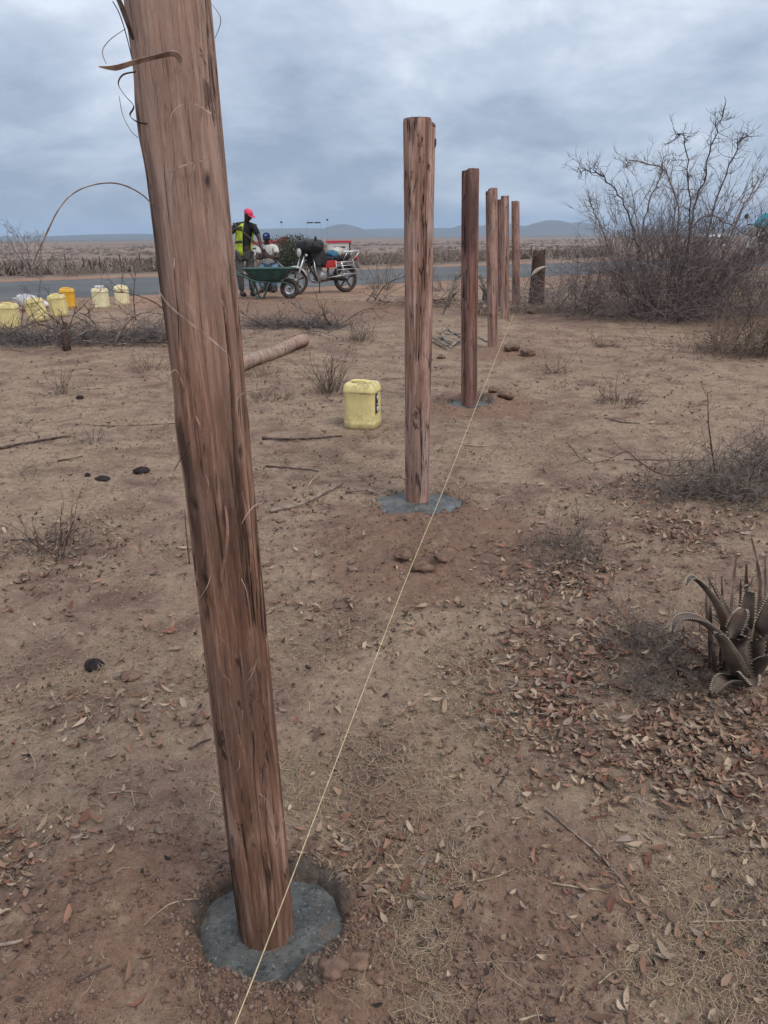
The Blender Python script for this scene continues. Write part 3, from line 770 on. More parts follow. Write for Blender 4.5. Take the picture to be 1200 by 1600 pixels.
# ------------------------------------------------------------------ jerrycans
def can_mat(name, c, dirt=.6):
    k = NT(name, .45, .4)
    v = k.coord()
    col = k.mix(k.rng(k.noise(v, 5, 4, .6), .3, .7), tuple(x * .88 for x in c), tuple(min(1, x * 1.08) for x in c))
    z = k.n('ShaderNodeSeparateXYZ'); k.t.links.new(v, z.inputs[0])
    low = k.rng(z.outputs[2], .10, .0); 
    grime = k.math('MULTIPLY', k.rng(k.math('ADD', k.noise(v, 14, 6, .7), k.math('MULTIPLY', low, .22)), .50, .72), dirt)
    col = k.mix(grime, col, (.33, .25, .14))
    col = k.mix(k.math('MULTIPLY', k.rng(k.noise(v, 55, 4, .6), .62, .70), .5), col, (.20, .14, .08))
    seam = k.math('MULTIPLY', k.rng(k.math('ABSOLUTE', k.math('SUBTRACT', z.outputs[2], .293)), .011, .003), k.rng(k.noise(v, 22, 5, .7), .42, .62))
    col = k.mix(k.math('MULTIPLY', seam, .75), col, (.19, .13, .07))
    top = k.math('MULTIPLY', k.rng(z.outputs[2], .33, .36), k.rng(k.noise(v, 18, 5, .7), .46, .62))
    col = k.mix(k.math('MULTIPLY', top, .6), col, (.24, .16, .09))
    scuff = k.rng(k.noise(k.coord(scale=(1, 1, .3)), 38, 6, .75, .8), .58, .66)
    col = k.mix(k.math('MULTIPLY', scuff, .45), col, (.36, .27, .15))
    k.color(col); k.b.inputs['Subsurface Weight'].default_value = 0.0
    k.bump(k.noise(v, 30, 4, .6), .25, .004)
    return k.m
M['can'] = can_mat('pale_yellow_plastic', (.72, .60, .27))
M['can_white'] = can_mat('milky_yellow_plastic', (.76, .68, .42), .5)
M['can_orange'] = can_mat('orange_yellow_plastic', (.72, .38, .03), .4)
M['black_plastic'] = plain('black_plastic', (.02, .02, .022), .5, .4)
M['label_white'] = plain('printed_label_grey', (.55, .56, .55), .6, .3)

def superring(hw, hd, e, z, n=40, dx=0.0, dy=0.0):
    out = []
    for k in range(n):
        t = 2 * PI * k / n; c, s = math.cos(t), math.sin(t)
        out.append((dx + hw * math.copysign(abs(c) ** (2 / e), c), dy + hd * math.copysign(abs(s) ** (2 / e), s), z))
    return out
def make_can(name, loc, rz, label, mat, h=.375, w=.275, d=.235, cap=True, tilt=(0, 0), sticker=False, stuffing=False, dent=0):
    root = empty(name, loc); root.rotation_euler = (tilt[0], tilt[1], rz)
    tag(root, label, 'jerrycan', 'yellow plastic jerrycans')
    mb = MB(); prof = [(.0, .86), (.006, .93), (.02, .985), (.045, 1.0), (.055, 1.0), (.062, .975), (.075, .968), (.15, .962), (.23, .966), (h * .77, .972), (h * .79, .99), (h * .80, 1.005), (h * .83, 1.005), (h * .85, .985), (h * .90, .965), (h * .94, .92), (h * .97, .84), (h * .985, .74)]
    rings = [superring(w / 2 * s, d / 2 * s, 5.5 if .1 < z < .3 else 5.0, z, 48) for z, s in prof]
    # recessed top with the moulded saddle for the handle
    rings.append(superring(w / 2 * .66, d / 2 * .66, 4.5, h * .975, 48)); rings.append(superring(w / 2 * .5, d / 2 * .45, 4, h * .945, 48)); rings.append(superring(w / 2 * .1, d / 2 * .1, 3, h * .943, 48))
    if dent:
        rings = [[(x, y + (.018 * math.exp(-((x - .03) / .06) ** 2 - ((z - .2) / .07) ** 2) if y < 0 else 0), z) for x, y, z in r] for r in rings]
    mb.loft(rings)
    body = mb.build('body', mat, root)
    mb = MB()          # handle bridging the recess
    pts = smooth_path([(-w * .36, 0, h * .93), (-w * .30, 0, h * .985), (-w * .12, 0, h * 1.0), (w * .08, 0, h * 1.0), (w * .16, 0, h * .985), (w * .19, 0, h * .93)], 4)
    mb.tube(pts, .013, 8, sx=1.35); mb.build('handle', mat, root)
    mb = MB(); mb.lathe([(.026, h * .93), (.026, h * .975), (.024, h * .985), (.019, h * .985), (.018, h * .96)], 16, c=(w * .33, 0, 0)); mb.build('neck', mat, root)
    if cap:
        mb = MB(); mb.lathe([(.028, h * .965), (.029, h * .99), (.026, h * 1.0), (.004, h * 1.003)], 16, c=(w * .33, 0, 0)); mb.build('screw_cap', M['black_plastic'], root)
    if sticker:
        mb = MB(); hw = w / 2 * .972 + .0015
        mb.loft([[(hw - .028 + .027 * (1 - (q / 6) ** 2 * .35) - .0, -d / 2 * .62 + q * d / 2 * .16, zz) for q in range(7)] for zz in np.linspace(.13, .29, 5)], closed=False)
        o = mb.build('sticker', M['black_plastic'], root)
        m = o.modifiers.new('solid', 'SOLIDIFY'); m.thickness = .004; m.offset = 0
        for (z0, z1, y0, y1) in ((.135, .185, -.055, -.01), (.20, .208, -.06, -.015), (.235, .27, -.05, -.02)):
            mb = MB(); mb.box((hw + .0035, (y0 + y1) / 2, (z0 + z1) / 2), (.002, y1 - y0, z1 - z0)); mb.build('printed_block', M['label_white'], o)
    if stuffing:
        mb = MB(); rg = random.Random(4)
        for q in range(7):
            a = rg.uniform(0, 6.28); mb.tube(smooth_path([(w * .1 * math.cos(a), .03 * math.sin(a), h * .95), (w * .22 * math.cos(a), .05 * math.sin(a), h * 1.05), (w * .3 * math.cos(a), .07 * math.sin(a), h * (1.0 + .06 * rg.random()))], 3), [.02, .03, .034, .03, .024, .018, .008], 6)
        mb.build('plastic_wrapper', M['sack'], root)
    return root
k = NT('woven_sack', .7, .3); v = k.coord()
k.color(k.mix(k.rng(k.noise(v, 6, 5, .6), .35, .65), (.36, .35, .36), (.62, .61, .60))).bump(k.noise(v, 9, 4, .6), .6, .02); M['sack'] = k.m

def yaw_to_cam(p): return math.atan2(p.x, p.y) * -1
p = G(567, 667); make_can('jerrycan', p, -.30, 'lone yellow jerrycan with a black sticker beside the second post', M['can'], cap=False, sticker=True, h=.375, w=.275)
CANS = [((18, 512), .05, 'dull yellow jerrycan at the left picture edge, leftmost of the row by the road', 'can', dict()),
        ((62, 502), -.25, 'dirty yellow jerrycan leaning over to the left, second from the left edge', 'can', dict(tilt=(0, -.20), dent=1)),
        ((95, 494), .15, 'yellow jerrycan with a dark cap standing just in front of the orange one', 'can', dict(tilt=(.0, -.09), cap=True)),
        ((108, 481), .3, 'bright orange jerrycan standing behind the yellow ones by the road', 'can_orange', dict()),
        ((159, 481), -.12, 'pale yellow jerrycan with a plastic wrapper on top, right of the orange one', 'can_white', dict(stuffing=True)),
        ((192, 476), .2, 'pale yellow jerrycan nearest the tilted post, rightmost of the row by the road', 'can_white', dict())]
for (px, py), rz, lab, mt, kw in CANS:
    kw = dict(kw); kw.setdefault('cap', False)
    p = G(px, py); p.z -= .01; make_can('jerrycan', p, rz, lab, M[mt], **kw)
# crumpled sack behind the cans
a, b = G(22, 484), G(74, 486)
mb = MB(); rings = []
for q in range(15):
    t = q / 14; c = a.lerp(b, t); c.z += .10
    rad = .14 * (math.sin(PI * min(1, t * .9 + .06)) ** .6) * (1 + .15 * math.sin(q * 2.2)) + .015
    if q < 2: rad *= .35
    rings.append([(c.x + .05 * math.sin(q), c.y + rad * .9 * math.cos(u) * (1 + .14 * math.sin(3 * u + q * 1.4)), c.z + .10 * (1 - t) + rad * .8 * math.sin(u) * (1 + .14 * math.sin(4 * u + q * 1.1))) for u in np.linspace(0, 2 * PI, 22, endpoint=False)])
mb.loft(rings)
o = mb.build('sack', M['sack'])
tag(o, 'crumpled grey white sack lying behind the yellow jerrycans', 'sack')

# ------------------------------------------------------------------ wheelbarrow
M['green_paint'] = plain('green_steel', (.030, .088, .078), .55, .4, .3, 9, dirt=((.16, .14, .12), .6))
M['rubber'] = plain('dusty_rubber', (.050, .042, .040), .9, .2, .3, 14, dirt=((.16, .11, .085), .5))
M['chrome'] = plain('dull_chrome', (.55, .55, .56), .35, .5, .15, 10, metal=.8, dirt=((.25, .18, .14), .4))
M['mortar'] = plain('wet_mortar', (.16, .15, .14), .6, .3, .3, 15, bumpd=.01)
gp = G(420, 467)
wb = empty('wheelbarrow', gp, R(4)); tag(wb, 'green steel wheelbarrow with a black wheel, in front of the man in the vest', 'wheelbarrow')
def tray_ring(x0, x1, w, z, e=4.5, n=36):
    return superring((x1 - x0) / 2, w, e, z, n, dx=(x0 + x1) / 2)
mb = MB()
outer = [tray_ring(-.28, .28, .20, .375), tray_ring(-.33, .34, .24, .40), tray_ring(-.46, .52, .31, .57), tray_ring(-.52, .60, .34, .615), tray_ring(-.535, .615, .35, .62), tray_ring(-.53, .61, .345, .63)]
inner = [tray_ring(-.50, .58, .325, .622), tray_ring(-.44, .50, .295, .57), tray_ring(-.31, .32, .225, .41), tray_ring(-.26, .26, .185, .385)]
mb.loft(outer + inner); mb.build('tray', M['green_paint'], wb)
mb = MB(); mb.loft([tray_ring(-.44, .50, .292, .53), tray_ring(-.40, .45, .26, .57), tray_ring(-.2, .2, .12, .60), tray_ring(-.05, .05, .04, .605)]); mb.build('mortar_load', M['mortar'], wb)
for sy in (-1, 1):
    mb = MB(); mb.tube(smooth_path([(-1.0, sy * .30, .62), (-.55, sy * .28, .50), (-.2, sy * .22, .362), (.30, sy * .15, .345), (.50, sy * .10, .26), (.50, sy * .08, .20)], 5), .017, 8); mb.build('handle_bar', M['green_paint'], wb)
    mb = MB(); mb.tube([(-.98, sy * .299, .615), (-1.12, sy * .308, .655)], .021, 8); mb.build('grip', M['rubber'], wb)
    mb = MB(); mb.tube(smooth_path([(-.33, sy * .25, .38), (-.25, sy * .25, .12), (-.20, sy * .26, .01), (-.12, sy * .26, .01), (.05, sy * .22, .36)], 4), .014, 8); mb.build('leg', M['green_paint'], wb)
mb = MB(); mb.tube([(-.21, -.26, .06), (-.21, .26, .06)], .012, 6); mb.build('cross_bar', M['green_paint'], wb)
mb = MB(); mb.tube([(.05, -.22, .355), (-.2, .0, .1), (-.30, .24, .355)], .011, 6); mb.build('brace', M['green_paint'], wb)
wh = empty('wheel', (.45, 0, .20)); wh.parent = wb
def torus(mb, Rm, r, n=36, m=12, c=(0, 0, 0), flat=1.0):
    mb2 = []
    for a in range(n):
        t = 2 * PI * a / n
        mb2.append([(c[0] + (Rm + r * math.cos(u)) * math.cos(t), c[1] + r * flat * math.sin(u), c[2] + (Rm + r * math.cos(u)) * math.sin(t)) for u in np.linspace(0, 2 * PI, m, endpoint=False)])
    mb2.append(mb2[0]); mb.loft(mb2, cap=False); return mb
mb = MB(); torus(mb, .155, .047); mb.build('tyre', M['rubber'], wh)
mb = MB(); mb.lathe([(.115, -.03), (.112, -.012), (.05, -.02), (.02, -.035), (.02, .035), (.05, .02), (.112, .012), (.115, .03)], 24, axis='Y', cap=False); mb.build('rim', M['chrome'], wh)
mb = MB(); mb.tube([(0, -.10, 0), (0, .10, 0)], .012, 8); mb.build('axle', M['green_paint'], wh)

# ------------------------------------------------------------------ motorcycles
M['red_paint'] = plain('red_paint', (.42, .018, .022), .35, .5, .15, 8, dirt=((.24, .15, .11), .4))
M['black_paint'] = plain('black_paint', (.018, .018, .020), .4, .5, .2, 8, dirt=((.16, .11, .085), .4))
M['engine'] = plain('cast_engine_metal', (.24, .235, .23), .5, .5, .35, 12, metal=.5, dirt=((.12, .09, .07), .6))
M['black_cloth'] = plain('black_cover', (.022, .023, .027), .6, .35, .4, 9, dirt=((.09, .075, .065), .4), bumpd=.03)
M['dust_silver'] = plain('dusty_silver_plastic', (.45, .42, .40), .5, .4, .25, 9, dirt=((.28, .2, .15), .5))
M['lamp_glass'] = plain('headlamp_glass', (.60, .60, .58), .15, .6, .05, 5)
M['cyan_cloth'] = plain('cyan_cover', (.008, .30, .40), .6, .3, .2, 6)
M['blue_cloth'] = plain('blue_cloth', (.05, .16, .26), .7, .3, .3, 8)
M['cream_cloth'] = plain('cream_cloth', (.55, .52, .45), .8, .2, .2, 8)
def motorbike(loc, rz, label, cover=True, seat_load=True, tank='black_cloth', side='red_paint'):
    """forward is +x, wheels touch z = 0"""
    root = empty('motorcycle', loc, rz); tag(root, label, 'motorcycle', 'motorcycles parked by the road')
    def part(name, mb, mat, parent=root, smooth=True): return mb.build(name, M[mat], parent, smooth)
    for wx, rr0, tw, nm in ((.66, .262, .043, 'front'), (-.62, .255, .050, 'rear')):
        w = empty('wheel', (wx, 0, rr0 + tw)); w.parent = root
        part('tyre', torus(MB(), rr0, tw, 40, 10), 'rubber', w)
        part('rim', MB().lathe([(.222, -.028), (.214, -.014), (.205, -.018), (.205, .018), (.214, .014), (.222, .028), (.222, -.028)], 36, axis='Y', cap=False), 'engine', w)
        for q in range(5):
            a = 2 * PI * q / 5 + .3
            part('spoke', MB().tube([(.03 * math.cos(a), 0, .03 * math.sin(a)), (.12 * math.cos(a), 0, .12 * math.sin(a)), (.21 * math.cos(a), 0, .21 * math.sin(a))], [.026, .017, .024], 6, sx=.8), 'black_paint', w)
        part('hub', MB().lathe([(.02, -.08), (.06, -.05), (.065, .05), (.02, .08)], 16, axis='Y'), 'engine', w)
    for sy in (-1, 1):
        part('fork_leg', MB().tube([(.655, sy * .085, .29), (.60, sy * .085, .50), (.40, sy * .085, .98)], [.026, .024, .020], 10), 'chrome')
        part('shock_absorber', MB().tube([(-.55, sy * .13, .33), (-.44, sy * .13, .70)], .027, 10), 'chrome')
        part('swing_arm', MB().tube([(-.15, sy * .10, .36), (-.62, sy * .10, .305)], .022, 8), 'black_paint')
        part('foot_peg', MB().tube([(.05, sy * .10, .30), (.05, sy * .30, .30)], .016, 8), 'rubber')
        part('mirror', MB().lathe([(.01, -.012), (.055, -.008), (.055, .006), (.01, .012)], 14, axis='X', c=(.33, sy * .40, 1.20)).tube([(.36, sy * .30, 1.02), (.33, sy * .40, 1.19)], .006, 6), 'black_paint')
        part('turn_signal', MB().lathe([(.004, -.03), (.026, -.02), (.03, .01), (.004, .02)], 10, axis='X', c=(.47, sy * .20, .85)), 'lamp_glass')
        part('crash_bar', MB().tube(smooth_path([(.26, sy * .05, .78), (.30, sy * .24, .70), (.30, sy * .30, .50), (.20, sy * .26, .32), (.12, sy * .05, .28)], 5), .013, 8), 'chrome')
    # front fender, over the wheel
    mb = MB(); rings = []
    for q in range(15):
        a = R(28 + q * 9.5); rm = .325
        rings.append([(.66 + (rm - .028 * abs(u) ** 2 * 3) * math.cos(a), u * .075, .305 + (rm - .05 * abs(u) ** 2) * math.sin(a)) for u in np.linspace(-1, 1, 7)])
    mb.loft(rings, closed=False); o = part('front_fender', mb, 'dust_silver'); o.modifiers.new('solid', 'SOLIDIFY').thickness = .006
    mb = MB(); rings = []
    for q in range(15):
        a = R(20 + q * 9); rm = .345
        rings.append([(-.62 + (rm - .03 * abs(u) ** 2) * math.cos(a), u * .085, .305 + (rm - .05 * abs(u) ** 2) * math.sin(a)) for u in np.linspace(-1, 1, 7)])
    mb.loft(rings, closed=False); o = part('rear_fender', mb, 'black_paint'); o.modifiers.new('solid', 'SOLIDIFY').thickness = .006
    # headlamp with cowl
    hl = part('headlamp', MB().lathe([(.03, -.10), (.085, -.05), (.105, .02), (.105, .045)], 20, axis='X', c=(.50, 0, .90)), 'black_paint')
    part('lens', MB().lathe([(.100, .045), (.085, .062), (.04, .075), (.005, .078)], 20, axis='X', c=(.50, 0, .90)), 'lamp_glass', hl)
    part('handlebar', MB().tube(smooth_path([(.22, -.42, 1.03), (.30, -.28, 1.04), (.38, -.08, 1.0), (.38, .08, 1.0), (.30, .28, 1.04), (.22, .42, 1.03)], 5), .012, 8), 'black_paint')
    for sy in (-1, 1): part('grip', MB().tube([(.215, sy * .43, 1.03), (.285, sy * .31, 1.04)], .019, 8), 'rubber')
    # tank
    mb = MB(); rings = []
    for x, w, zl, zh in ((.36, .03, .84, .90), (.33, .09, .74, .95), (.22, .135, .70, .98), (.08, .14, .69, .97), (-.05, .11, .69, .91), (-.12, .06, .70, .84), (-.14, .02, .72, .80)):
        rings.append([(x, w * math.copysign(abs(math.cos(t)) ** .7, math.cos(t)), (zl + zh) / 2 + (zh - zl) / 2 * math.copysign(abs(math.sin(t)) ** .7, math.sin(t))) for t in np.linspace(0, 2 * PI, 20, endpoint=False)])
    mb.loft(rings); part('fuel_tank', mb, tank)
    # seat
    mb = MB(); rings = []
    for x, w, zl, zh in ((-.02, .06, .74, .80), (-.08, .10, .72, .82), (-.25, .13, .71, .815), (-.45, .135, .72, .84), (-.66, .13, .74, .87), (-.72, .10, .76, .86)):
        rings.append([(x, w * math.copysign(abs(math.cos(t)) ** .55, math.cos(t)), (zl + zh) / 2 + (zh - zl) / 2 * math.copysign(abs(math.sin(t)) ** .55, math.sin(t))) for t in np.linspace(0, 2 * PI, 20, endpoint=False)])
    mb.loft(rings); part('seat', mb, 'black_cloth')
    for sy in (-1, 1):
        mb = MB(); mb.loft([[(-.04, sy * y, .56), (-.30, sy * y, .58), (-.44, sy * y, .69), (-.30, sy * y, .73), (-.05, sy * y, .72)] for y in (.09, .125)]); o = part('side_cover', mb, side, smooth=False); bevel(o, .012)
    mb = MB(); mb.box((.0, 0, .70), (.8, .05, .05)); mb.tube([(.40, 0, .92), (.28, 0, .55), (.12, 0, .30), (-.12, 0, .30), (-.20, 0, .68)], .022, 8); mb.tube([(-.20, 0, .68), (-.70, 0, .74)], .022, 8)
    part('frame', mb, 'black_paint')
    eng = part('engine', MB().lathe([(.03, -.15), (.11, -.13), (.125, -.05), (.125, .05), (.11, .13), (.03, .15)], 18, axis='Y', c=(.03, 0, .38)), 'engine')
    mb = MB(); mb.box((.10, 0, .55), (.15, .15, .22), Matrix.Rotation(R(14), 3, 'Y'))
    o = part('cylinder', mb, 'engine', eng, smooth=False); bevel(o, .012)
    for q in range(5):
        mb = MB(); mb.box((.085 + q * .010, 0, .485 + q * .036), (.185, .185, .010), Matrix.Rotation(R(14), 3, 'Y')); part('cooling_fin', mb, 'engine', eng, smooth=False)
    part('exhaust_pipe', MB().tube(smooth_path([(.20, -.06, .58), (.28, -.09, .46), (.22, -.12, .28), (0, -.14, .24), (-.25, -.16, .28)], 5), .020, 8).tube([(-.25, -.16, .28), (-.35, -.165, .30), (-.85, -.175, .38)], [.022, .042, .045], 12), 'chrome')
    # carrier rack and side guard made of chromed rods
    rack = MB()
    for y in (-.16, -.055, .055, .16): rack.tube([(-.56, y, .90), (-.98, y, .93)], .010, 6)
    for x, z in ((-.56, .90), (-.76, .915), (-.98, .93)): rack.tube([(x, -.17, z), (x, .17, z)], .010, 6)
    for sy in (-1, 1): rack.tube([(-.60, sy * .16, .90), (-.50, sy * .13, .72)], .010, 6).tube([(-.94, sy * .16, .93), (-.72, sy * .13, .68)], .010, 6)
    part('carrier_rack', rack, 'chrome')
    for sy in (-1, 1):
        g = MB()
        for zz in (.42, .52, .60, .68): g.tube([(-.28 - (.68 - zz) * .1, sy * .22, zz), (-.72 - (.68 - zz) * .25, sy * .22, zz + .02)], .010, 6)
        g.tube([(-.30, sy * .22, .40), (-.27, sy * .20, .72)], .011, 6).tube([(-.80, sy * .22, .42), (-.70, sy * .20, .74)], .011, 6).tube([(-.05, sy * .2, .36), (-.80, sy * .22, .43)], .013, 6)
        part('side_guard', g, 'chrome')
    part('number_plate', MB().box((-.95, 0, .60), (.01, .20, .14), Matrix.Rotation(R(15), 3, 'Y')), 'dust_silver', smooth=False)
    part('tail_lamp', MB().lathe([(.02, -.03), (.05, -.02), (.05, .02), (.02, .03)], 12, axis='X', c=(-.90, 0, .76)), 'red_paint')
    part('kickstand', MB().tube([(.0, -.10, .28), (-.06, -.26, .01), (-.10, -.27, .01)], .012, 6), 'black_paint')
    mb = MB(); mb.loft([[(-.15, -.105, .30), (-.15, -.105, .40), (-.66, -.105, .36), (-.66, -.105, .25)], [(-.15, -.085, .30), (-.15, -.085, .40), (-.66, -.085, .36), (-.66, -.085, .25)]]); part('chain_guard', mb, 'black_paint', smooth=False)
    def drape(name, mat, prof, fold=.12, ph=0.0):
        mb = MB(); rings = []
        for q, (x, y, z, a, b) in enumerate(prof):
            rings.append([(x + a * math.cos(t) * (1 + fold * math.sin(5 * t + q + ph)), y + b * math.sin(t) * (1 + fold * math.sin(4 * t - q * .7 + ph)), z + .015 * math.sin(3 * t + q)) for t in np.linspace(0, 2 * PI, 28, endpoint=False)])
        mb.loft(rings); return part(name, mb, mat)
    if cover == 'black':
        mb = MB(); mb.loft([[(x + .012 * math.sin(9 * y + z * 20), y, z + .012 * math.sin(11 * x + 7 * y)) for x, y, z in superring(hw, hd, 4.5, zz, 36, dx=xc)] for zz, hw, hd, xc in ((.92, .16, .20, .27), (.95, .23, .27, .27), (1.02, .25, .30, .27), (1.10, .25, .30, .28), (1.16, .22, .27, .29), (1.18, .10, .14, .29))])
        cv = part('black_cover', mb, 'black_cloth')
        for sy in (-1, 1):
            mb = MB(); mb.loft([[(xa + (xb - xa) * u + .012 * math.sin(zz * 30 + u * 4), sy * (.165 + .012 * math.sin(u * 7 + zz * 15)), zz) for u in np.linspace(0, 1, 8)] for zz, xa, xb in ((.99, .02, .40), (.88, -.04, .36), (.76, -.08, .30), (.66, -.06, .22), (.60, .0, .16))], closed=False)
            o = part('cloth_flap', mb, 'black_cloth', cv); o.modifiers.new('solid', 'SOLIDIFY').thickness = .012
    if seat_load:
        drape('blue_bag', 'blue_cloth', [(-.30, 0, .80, .12, .14), (-.30, 0, .86, .15, .16), (-.29, 0, .92, .11, .13), (-.29, 0, .94, .03, .04)], ph=1)
        drape('cream_bundle', 'cream_cloth', [(-.42, 0, .84, .13, .13), (-.42, 0, .92, .15, .15), (-.44, 0, .98, .10, .11), (-.44, 0, 1.0, .03, .03)], ph=2)
    if cover == 'cyan':
        drape('cyan_cover', 'cyan_cloth', [(.34, 0, .96, .13, .16), (.32, 0, 1.04, .13, .16), (.27, 0, 1.14, .11, .14), (.23, 0, 1.22, .07, .09), (.21, 0, 1.25, .02, .03)], .1)
    return root
fw, rw = G(462, 461), G(543, 456.5)
mid = (fw + rw) / 2
motorbike((mid.x, mid.y + .05, min(fw.z, rw.z)), math.atan2(fw.y - rw.y, fw.x - rw.x), 'red and black motorcycle with a black cover over its tank, beside the wheelbarrow', 'black', True)
q = Vector((8.30, 17.4, 0)); q.z = Hs(q.x, q.y)
motorbike(q, R(205), 'motorcycle with a cyan cover, half hidden behind the thorn bush at the right edge', 'cyan', False, 'black_paint', 'black_paint')

# ------------------------------------------------------------------ people
M['skin'] = plain('dark_skin', (.052, .030, .022), .5, .35, .15, 12)
M['dark_shirt'] = plain('dark_shirt', (.022, .024, .028), .85, .2, .3, 12, bumpd=.006)
M['grey_trousers'] = plain('grey_trousers', (.085, .080, .078), .9, .15, .3, 10, bumpd=.006)
M['vest'] = plain('yellow_green_vest', (.46, .60, .060), .8, .2, .22, 14, dirt=((.30, .30, .12), .5), bumpd=.012)
M['vest_band'] = plain('dark_band', (.05, .06, .05), .7, .3)
M['pink_cap'] = plain('pink_red_cap', (.66, .065, .13), .8, .2, .12, 14)
M['blue_cap'] = plain('navy_cap', (.016, .030, .13), .8, .2, .15, 14)
M['white_shirt'] = plain('off_white_shirt', (.56, .55, .52), .85, .2, .12, 10, bumpd=.006)
M['jeans'] = plain('pale_jeans', (.13, .21, .30), .9, .15, .3, 14, bumpd=.004)
M['shoe'] = plain('dusty_shoe', (.045, .038, .035), .7, .3, .3, 14)
M['eye'] = plain('eye_white', (.55, .52, .48), .4, .4, .02)
def skin_obj(name, pts, edges, mat, parent, sub=2, root=0):
    me = bpy.data.meshes.new(name)
    names = list(pts); idx = {n: i for i, n in enumerate(names)}
    me.from_pydata([pts[n][:3] for n in names], [(idx[a], idx[b]) for a, b in edges], [])
    o = bpy.data.objects.new(name, me); COL.objects.link(o); me.materials.append(mat); o.parent = parent
    m = o.modifiers.new('skin', 'SKIN'); m.use_smooth_shade = True
    for i, n in enumerate(names):
        r = pts[n][3]; r2 = pts[n][4] if len(pts[n]) > 4 else r
        me.skin_vertices[0].data[i].radius = (r, r2)
        me.skin_vertices[0].data[i].use_root = (i == root)
    s = o.modifiers.new('sub', 'SUBSURF'); s.levels = sub; s.render_levels = sub
    return o
def chain(*n): return [(n[i], n[i + 1]) for i in range(len(n) - 1)]
def add_hand(P, E, wrist, tagn, aim, curl, side):
    """palm and five bent fingers beyond the wrist"""
    w = Vector(P[wrist][:3]); a = Vector(aim).normalized(); c = Vector(curl); c = (c - a * a.dot(c)).normalized(); s = a.cross(c) * side
    pm = w + a * .055
    P[tagn + 'palm'] = (*pm, .026, .038); E.append((wrist, tagn + 'palm'))
    for q, (off, ln) in enumerate(((-.030, .060), (-.010, .070), (.011, .066), (.030, .052))):
        b = pm + s * off + a * .045; m = b + a * ln * .5 + c * .012; e = m + a * ln * .2 + c * ln * .5
        for nn, v, r in (('a', b, .011), ('b', m, .0095), ('c', e, .008)): P[f'{tagn}{q}{nn}'] = (*v, r)
        E += [(tagn + 'palm', f'{tagn}{q}a'), (f'{tagn}{q}a', f'{tagn}{q}b'), (f'{tagn}{q}b', f'{tagn}{q}c')]
    b = pm - s * .045 + c * .01; e = b + a * .035 + c * .03
    P[tagn + 'ta'] = (*b, .012); P[tagn + 'tb'] = (*e, .010); E += [(tagn + 'palm', tagn + 'ta'), (tagn + 'ta', tagn + 'tb')]
def head_parts(root, c, yaw, pitch, capmat, emblem=None):
    """cap, brim, ears, nose, eyes, mouth on the head centre c; face looks along +x before yaw"""
    rot = Matrix.Rotation(yaw, 3, 'Z') @ Matrix.Rotation(pitch, 3, 'Y'); c = Vector(c)
    def T(v): return c + rot @ Vector(v)
    mb = MB(); rings = []
    for z, s in ((.035, 1.0), (.06, 1.01), (.09, .93), (.115, .72), (.13, .42), (.135, .08)):
        rings.append([T((.105 * s * math.cos(t) - .005, .085 * s * math.sin(t), z)) for t in np.linspace(0, 2 * PI, 24, endpoint=False)])
    mb.loft(rings); cap = mb.build('cap', capmat, root)
    mb = MB(); rings = []
    for dz in (0, .006):
        rings.append([T((.06 + .13 * math.cos(t), .078 * math.sin(t), .042 + dz - .020 * max(0, math.cos(t)) - .012 * math.sin(t) ** 2)) for t in np.linspace(-PI / 2, PI / 2, 15)])
    mb.loft(rings); mb.build('brim', capmat, cap)
    if emblem:
        mb = MB()
        for (x0, z0, x1, z1) in ((-.018, -.02, -.018, .02), (-.016, .0, .016, .02), (-.012, .002, .018, -.02)):
            mb.tube([T((.100, x0, .078 + z0)), T((.100, x1, .078 + z1))], .006, 5)
        mb.build('emblem', M['cream_cloth'], cap)
    for sy in (-1, 1):
        mb = MB(); mb.lathe([(.004, -.012), (.022, -.008), (.026, .004), (.012, .008)], 12, axis='Y', c=(0, 0, 0)); mb.v = [tuple(T((v[0] * .7 - .005, sy * .078 + v[1] * sy, v[2] * 1.3 - .005))) for v in mb.v]
        mb.build('ear', M['skin'], root)
        mb = MB(); mb.lathe([(.002, -.010), (.010, -.005), (.010, .005), (.002, .010)], 10, axis='X'); mb.v = [tuple(T((v[0] + .080, v[1] * 1.3 + sy * .032, v[2] * .7 + .012))) for v in mb.v]; mb.build('eye', M['eye'], root)
    mb = MB(); mb.tube([T((.086, 0, .015)), T((.100, 0, -.010)), T((.108, 0, -.022)), T((.090, 0, -.032))], [.010, .014, .019, .012], 8); mb.build('nose', M['skin'], root)
    mb = MB(); mb.tube([T((.078, -.028, -.062)), T((.092, -.012, -.058)), T((.094, 0, -.060)), T((.092, .012, -.058)), T((.078, .028, -.062))], [.004, .010, .011, .010, .004], 8); mb.build('mouth', M['skin'], root)
